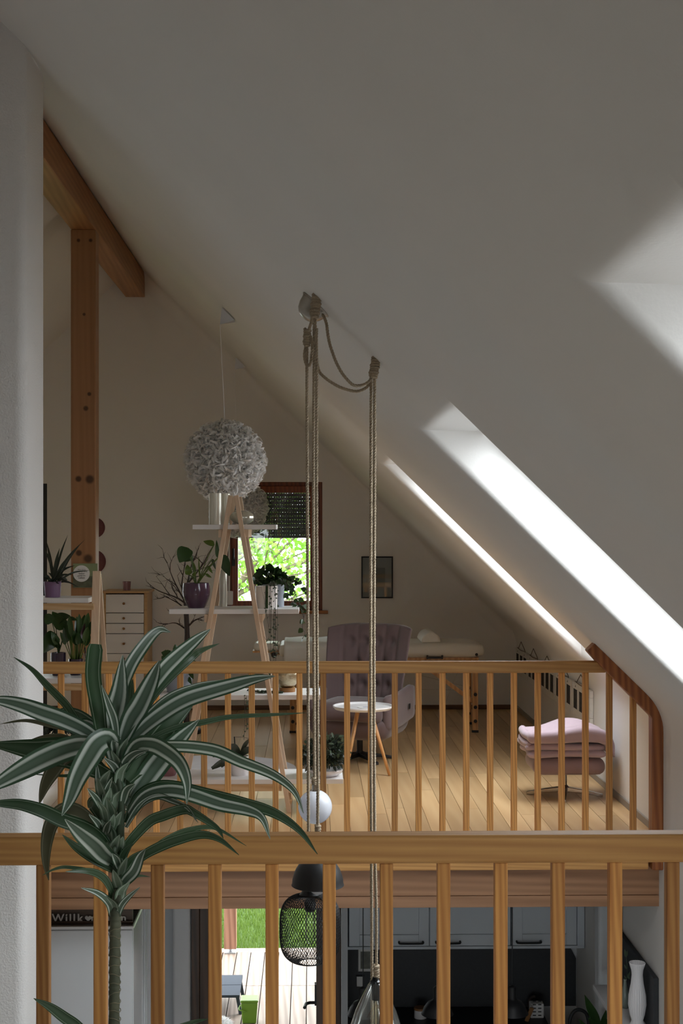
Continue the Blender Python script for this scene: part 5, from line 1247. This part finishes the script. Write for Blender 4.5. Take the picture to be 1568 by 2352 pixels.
bn = Vector((X(573, 12.9), 12.9, tz)); t = thing('compost_bin', 'lime green lidded compost bucket beside the grey bench', 'bucket', bn); hw_ = .075; bh = .19
m = MB(); m.add([bn+Vector((a*hw_*k, b*hw_*k, z_)) for k, z_ in ((.82, 0), (1, bh)) for a, b in ((-1, -1), (1, -1), (1, 1), (-1, 1))], [(3, 2, 1, 0), (4, 5, 6, 7), (0, 1, 5, 4), (1, 2, 6, 5), (2, 3, 7, 6), (3, 0, 4, 7)]); m.build('body', 'bin', t, bevel=.008)
MB().box(bn.x-hw_*1.08, bn.x+hw_*1.08, bn.y-hw_*1.08, bn.y+hw_*1.08, bn.z+bh, bn.z+bh+.025).build('lid', 'bin', t, bevel=.01); MB().tube(spl([bn+Vector((-hw_*1.1, -.02, bh*.8)), bn+Vector((-hw_*1.2, -hw_*1.2, bh*.72)), bn+Vector((-hw_*.3, -hw_*1.25, bh*.62))], 5), .006, 6).build('handle', 'bin', t)
fc = Vector((X(500, 12.1), 12.1, tz+.16)); t = thing('fur_pouf', 'white long-haired fur pouf in front of the grey bench', 'pouf', (fc.x, fc.y, tz)); MB().sphere(fc, .13, 24, 14, (1.05, 1, 1.15)).build('cushion', 'fur', t, smooth=True)
m = MB(); g = random.Random(8)
for i in range(2600):
    d = Vector((g.gauss(0, 1), g.gauss(0, 1), g.gauss(0, 1))).normalized(); p = fc+Vector((d.x*.13*1.05, d.y*.13, d.z*.13*1.15)); e = p+d*.035+Vector((g.gauss(0, .012), g.gauss(0, .012), -.015)); s = d.orthogonal().normalized()*.004; m.add([p-s, p+s, e], [(0, 1, 2)])
o = m.build('fur', 'fur', t); o['kind'] = 'stuff'
t = thing('garden_tree', 'leafy green garden tree outside the rear window', 'tree', (-2.2, 19.5, tz)); m = MB(); g = random.Random(14); tips = []
def br(p, d, L, r, lev):
    pts = [p]; dd = d
    for i in range(4): dd = (dd+Vector((g.gauss(0, .12), g.gauss(0, .12), g.gauss(.03, .1)))).normalized(); pts.append(pts[-1]+dd*L/4)
    m.tube(spl(pts, 3), [r*(1-.6*i/12) for i in range(13)], 7); tips.extend(pts[1:])
    if lev:
        for k in range(4): br(pts[g.randint(1, 4)], (dd+Vector((g.gauss(0, .8), g.gauss(0, .5), g.gauss(.1, .6)))).normalized(), L*.55, r*.5, lev-1)
base = Vector((-2.2, 19.5, tz)); br(base, Vector((.1, 0, 1)), 3.6, .17, 1)
for k in range(6): br(Vector((-2.1+.02*k, 19.4, -.2+.5*k)), Vector((1, g.uniform(-.35, .1), .16+.08*k)).normalized(), 2.8, .05, 2)
for k in range(3): br(Vector((-2.1, 19.4, .4+.8*k)), Vector((-1, -.1, .3)).normalized(), 1.8, .05, 1)
m.build('branches', 'bark', t, smooth=True); lm = MB()
for i in range(15000):
    if i % 3: p = g.choice(tips)+Vector((g.gauss(0, .3), g.gauss(0, .3), g.gauss(0, .25)))
    else: p = Vector((g.uniform(-2.6, 1.8), 20.2+g.uniform(-.5, 1.2), g.uniform(-1.2, 3.6)))
    L = .05+.06*g.random(); d = Vector((g.gauss(0, 1), g.gauss(0, 1), g.gauss(-.4, .7))).normalized(); s = d.orthogonal().normalized(); s = (Matrix.Rotation(g.uniform(0, 6.28), 3, d) @ s)*L*.36
    lm.add([p, p+d*L*.45+s, p+d*L, p+d*L*.45-s], [(0, 1, 2, 3)])
o = lm.build('foliage', 'tree_leaf', t); o['kind'] = 'stuff'

# ================================================================ STRIPED DRACAENA IN FRONT OF THE NEAR RAILING
DY = 3.2; s_ = DY/FPX
dr = thing('dracaena', 'tall striped dragon tree in front of the foreground railing', 'plant', (X(262, DY), DY, 0)); c = dr.location.copy()
pot(dr, c, .14, .11, .24, 'white_pot', .01)
def D(u, v, dy=0): return K(u, v, DY+dy)
stem = spl([c+Vector((0, 0, .2)), D(262, 2352), D(263, 2250), D(264, 2160), D(266, 2100), D(272, 2040)], 14)
MB().tube(stem, [.0125*(1+.07*math.sin(i*1.9)) for i in range(len(stem))], 14).build('trunk', 'trunk', dr, smooth=True)
rg = MB(); g = random.Random(2)
for v in range(2130, 2352, 21):
    p = D(263.5, v+g.uniform(-3, 3)); tilt = g.uniform(-.35, .35)
    rg.tube([p+Vector((.0132*math.cos(a), .0132*math.sin(a), .0132*math.cos(a)*tilt+.002*math.sin(3*a))) for a in [2*PI*k/16 for k in range(17)]], .0009, 5, cap=False)
rg.build('leaf_scars', 'scar', dr, smooth=True)
MB().tube(spl([D(272, 2045), D(277, 1980), D(276, 1906), D(279, 1845), D(270, 1780), D(268, 1715)], 8), [.0095]*20+[.0085]*12+[.007]*9, 10).build('stem', 'leaf_grey', dr, smooth=True)
MB().tube(spl([D(270, 2040), D(258, 1960), D(240, 1908), D(234, 1850), D(229, 1790)], 8), [.009]*20+[.006]*13, 10).build('stem', 'leaf_grey', dr, smooth=True)
def dshape(q): return max(.04, math.sin(PI*min(.995, .13+.87*q**.95))**.75)*1.2
def blunt(q): return max(.05, min(1, .7+.9*q))*(1 if q < .97 else .75)
A, B_, C_ = 'drac', 'drac2', 'drac3'
LV = [  # spine in photo pixels, width px, roll, depth of tip, material, shape
 ([(236, 1705), (224, 1620), (214, 1550), (219, 1479)], 36, .1, -.02, B_, blunt),
 ([(268, 1690), (267, 1631), (293, 1542), (330, 1482), (364, 1447), (392, 1452)], 27, .2, .10, A, 0),
 ([(258, 1700), (262, 1640), (274, 1588), (282, 1505)], 42, .1, .02, A, 0), ([(279, 1709), (300, 1655), (322, 1619), (350, 1560), (366, 1517)], 42, -.1, -.02, A, 0),
 ([(269, 1700), (262, 1655), (250, 1620), (233, 1573)], 18, .2, -.05, A, 0), ([(282, 1700), (320, 1615), (370, 1546), (408, 1507), (450, 1470), (483, 1445)], 34, .1, .06, A, 0),
 ([(300, 1690), (360, 1590), (440, 1510), (464, 1493), (504, 1478)], 15, .3, .14, B_, 0), ([(285, 1720), (320, 1680), (370, 1640), (433, 1604), (530, 1575), (585, 1560), (631, 1553)], 34, -.2, -.05, A, 0),
 ([(285, 1715), (320, 1665), (384, 1604), (452, 1575), (510, 1562)], 17, .2, .08, A, 0), ([(290, 1790), (330, 1740), (365, 1697), (404, 1648), (442, 1620)], 48, .2, .08, B_, 0),
 ([(285, 1745), (340, 1700), (400, 1672), (467, 1658), (530, 1646), (627, 1641), (704, 1637)], 13, .3, .1, B_, 0), ([(292, 1850), (335, 1790), (370, 1745), (410, 1700), (457, 1653)], 48, -.1, .04, A, 0),
 ([(280, 1760), (330, 1720), (400, 1712), (490, 1721), (554, 1748), (627, 1778), (675, 1816), (697, 1868)], 27, .3, -.12, A, 0), ([(280, 1770), (310, 1715), (345, 1708), (378, 1722), (413, 1753), (430, 1797), (429, 1847)], 36, .2, -.16, A, 0),
 ([(290, 1890), (315, 1835), (350, 1811), (396, 1807), (481, 1826), (554, 1843), (627, 1865), (687, 1906), (729, 1962)], 30, .25, -.05, B_, 0), ([(292, 1880), (330, 1830), (380, 1815), (433, 1822), (505, 1846), (568, 1860), (602, 1879), (620, 1927)], 30, -.1, -.14, A, 0),
 ([(288, 1900), (320, 1850), (360, 1828), (396, 1838), (430, 1855), (455, 1890)], 16, .5, -.08, A, 0), ([(283, 1965), (291, 1942), (339, 1889), (375, 1872), (421, 1858), (445, 1866), (498, 1901), (513, 1926)], 22, .2, -.1, B_, 0),
 ([(283, 2005), (303, 1971), (351, 1950), (389, 1925), (433, 1906), (493, 1901), (566, 1943)], 17, .4, .0, B_, 0), ([(283, 2020), (320, 1972), (360, 1947), (408, 1928), (462, 1916), (505, 1928), (549, 1964)], 21, .2, -.1, B_, 0),
 ([(274, 2040), (290, 2020), (308, 2000), (322, 1967), (334, 1950)], 24, .1, -.06, A, 0), ([(240, 1720), (182, 1660), (150, 1617), (109, 1575), (73, 1537), (31, 1509)], 15, .2, .1, B_, 0),
 ([(238, 1712), (200, 1680), (145, 1653), (97, 1636), (48, 1619), (0, 1609), (-30, 1612)], 34, .15, -.08, A, 0), ([(240, 1715), (213, 1697), (170, 1677), (121, 1667), (60, 1655), (0, 1663)], 11, .2, .05, C_, 0),
 ([(235, 1730), (189, 1713), (170, 1701), (136, 1690), (100, 1692), (70, 1699)], 10, .2, .1, C_, 0), ([(240, 1735), (195, 1722), (133, 1721), (85, 1722), (36, 1716), (-30, 1708)], 46, .2, .05, B_, 0),
 ([(245, 1730), (200, 1712), (155, 1719), (97, 1743), (48, 1769), (0, 1797), (-35, 1820)], 46, -.1, -.12, A, 0), ([(240, 1740), (200, 1718), (150, 1734), (126, 1765), (104, 1804), (90, 1847)], 36, .2, .12, C_, 0),
 ([(262, 1745), (252, 1700), (228, 1706), (204, 1740), (179, 1785), (160, 1836), (142, 1874)], 46, .1, -.2, A, 0), ([(264, 1970), (230, 1925), (194, 1901), (145, 1884), (97, 1862), (48, 1848), (0, 1845), (-25, 1842)], 28, .2, -.1, B_, 0),
 ([(265, 1985), (240, 1965), (218, 1942), (182, 1911), (149, 1881)], 40, .1, -.17, A, 0), ([(262, 2000), (240, 1985), (205, 1965), (172, 1943), (143, 1917)], 20, .3, -.08, B_, 0),
 ([(240, 1920), (190, 1870), (150, 1860), (121, 1889), (109, 1930), (106, 1979), (112, 2022)], 30, .2, .0, C_, 0), ([(262, 2045), (220, 2005), (158, 1992), (126, 1996), (96, 2011)], 7, .2, -.05, B_, 0),
 ([(262, 2060), (240, 2018), (205, 2001), (150, 2002)], 15, .4, -.1, B_, 0), ([(256, 2105), (250, 2074), (224, 2051), (186, 2039)], 15, .3, -.05, A, 0), ([(266, 2120), (277, 2083), (295, 2060), (322, 2037)], 13, .2, -.04, A, 0),
 ([(268, 2070), (290, 2030), (315, 2012), (345, 2014)], 8, .3, .05, B_, 0), ([(225, 2400), (177, 2356), (148, 2336), (113, 2311), (77, 2293)], 22, .2, -.1, B_, 0), ([(270, 2440), (360, 2380), (440, 2348), (478, 2340)], 14, .4, -.05, B_, 0),
 ([(233, 1855), (226, 1800), (222, 1752)], 15, .3, -.03, A, 0), ([(235, 1850), (245, 1815), (258, 1785)], 14, .2, -.04, A, 0), ([(234, 1860), (222, 1835), (200, 1810)], 15, .2, -.05, A, 0), ([(237, 1915), (225, 1890), (204, 1870)], 15, .2, -.05, A, 0),
 ([(240, 1920), (246, 1900), (253, 1885)], 18, .2, -.05, A, 0), ([(272, 1782), (262, 1760), (238, 1740)], 17, .2, -.05, A, 0), ([(276, 1782), (288, 1750), (310, 1730), (342, 1722)], 20, .3, -.06, A, 0), ([(292, 1830), (310, 1770), (330, 1725), (358, 1690)], 42, .4, .1, B_, 0),
 ([(270, 1740), (264, 1712), (258, 1700)], 22, .1, -.04, A, 0), ([(280, 1860), (262, 1830), (252, 1800)], 18, .3, .05, B_, 0), ([(280, 1850), (290, 1815), (310, 1800)], 18, .2, -.05, A, 0), ([(276, 2000), (268, 1975), (258, 1960)], 18, .2, -.05, A, 0),
 ([(278, 1985), (285, 1960), (305, 1935)], 16, .2, -.03, B_, 0), ([(254, 1720), (240, 1650), (246, 1600)], 20, .5, .08, B_, 0), ([(275, 1715), (290, 1640), (305, 1560)], 26, .4, .12, B_, 0), ([(240, 1760), (215, 1745), (170, 1775), (150, 1782), (70, 1778)], 9, .4, .1, B_, 0),
 ([(256, 2070), (262, 2040), (270, 2010)], 20, .3, .03, B_, 0), ([(270, 2050), (282, 2020), (285, 1990)], 18, .3, .05, B_, 0),
]
gx = random.Random(77)
for k in range(16):      # inner and rear leaves of the two rosettes
    bu, bv = (272, 1745+gx.uniform(-20, 60)) if k < 10 else (236, 1850+gx.uniform(-30, 40))
    a = math.radians(gx.uniform(20, 160)); L = gx.uniform(90, 190) if k < 10 else gx.uniform(60, 110)
    du, dv = math.cos(a)*L*1.1, -math.sin(a)*L*.8
    LV.append(([(bu, bv), (bu+du*.4, bv+dv*.6), (bu+du*.75, bv+dv*.9), (bu+du*1.1, bv+dv*.95+15)], gx.uniform(20, 36), gx.uniform(-.5, .5), gx.uniform(.05, .2), B_ if k % 3 else A, 0))
for k in range(22):      # short pale sheaths wrapping the two stems
    if k < 14: v = 2100-27*k; u = 268+8*math.sin(k*.6)
    else: v = 1985-24*(k-14); u = 262-4.2*(k-14)
    sd = 1 if k % 2 else -1; hgt = gx.uniform(34, 48); out = gx.uniform(12, 26)
    LV.append(([(u-sd*2, v+10), (u+sd*3, v-hgt*.4), (u+sd*8, v-hgt*.75), (u+sd*out, v-hgt-8)], gx.uniform(17, 23), sd*.4, gx.uniform(-.05, -.015), 'drac_pale', 0))
for pts, w_, ro, dy, mt, sh_ in LV:
    n_ = len(pts)-1; sp = [D(u, v, dy*(i/n_)) for i, (u, v) in enumerate(pts)]
    add_leaf(dr, sp, w_*s_, mt, ro, sh_ or dshape, n=6, fold=.22)
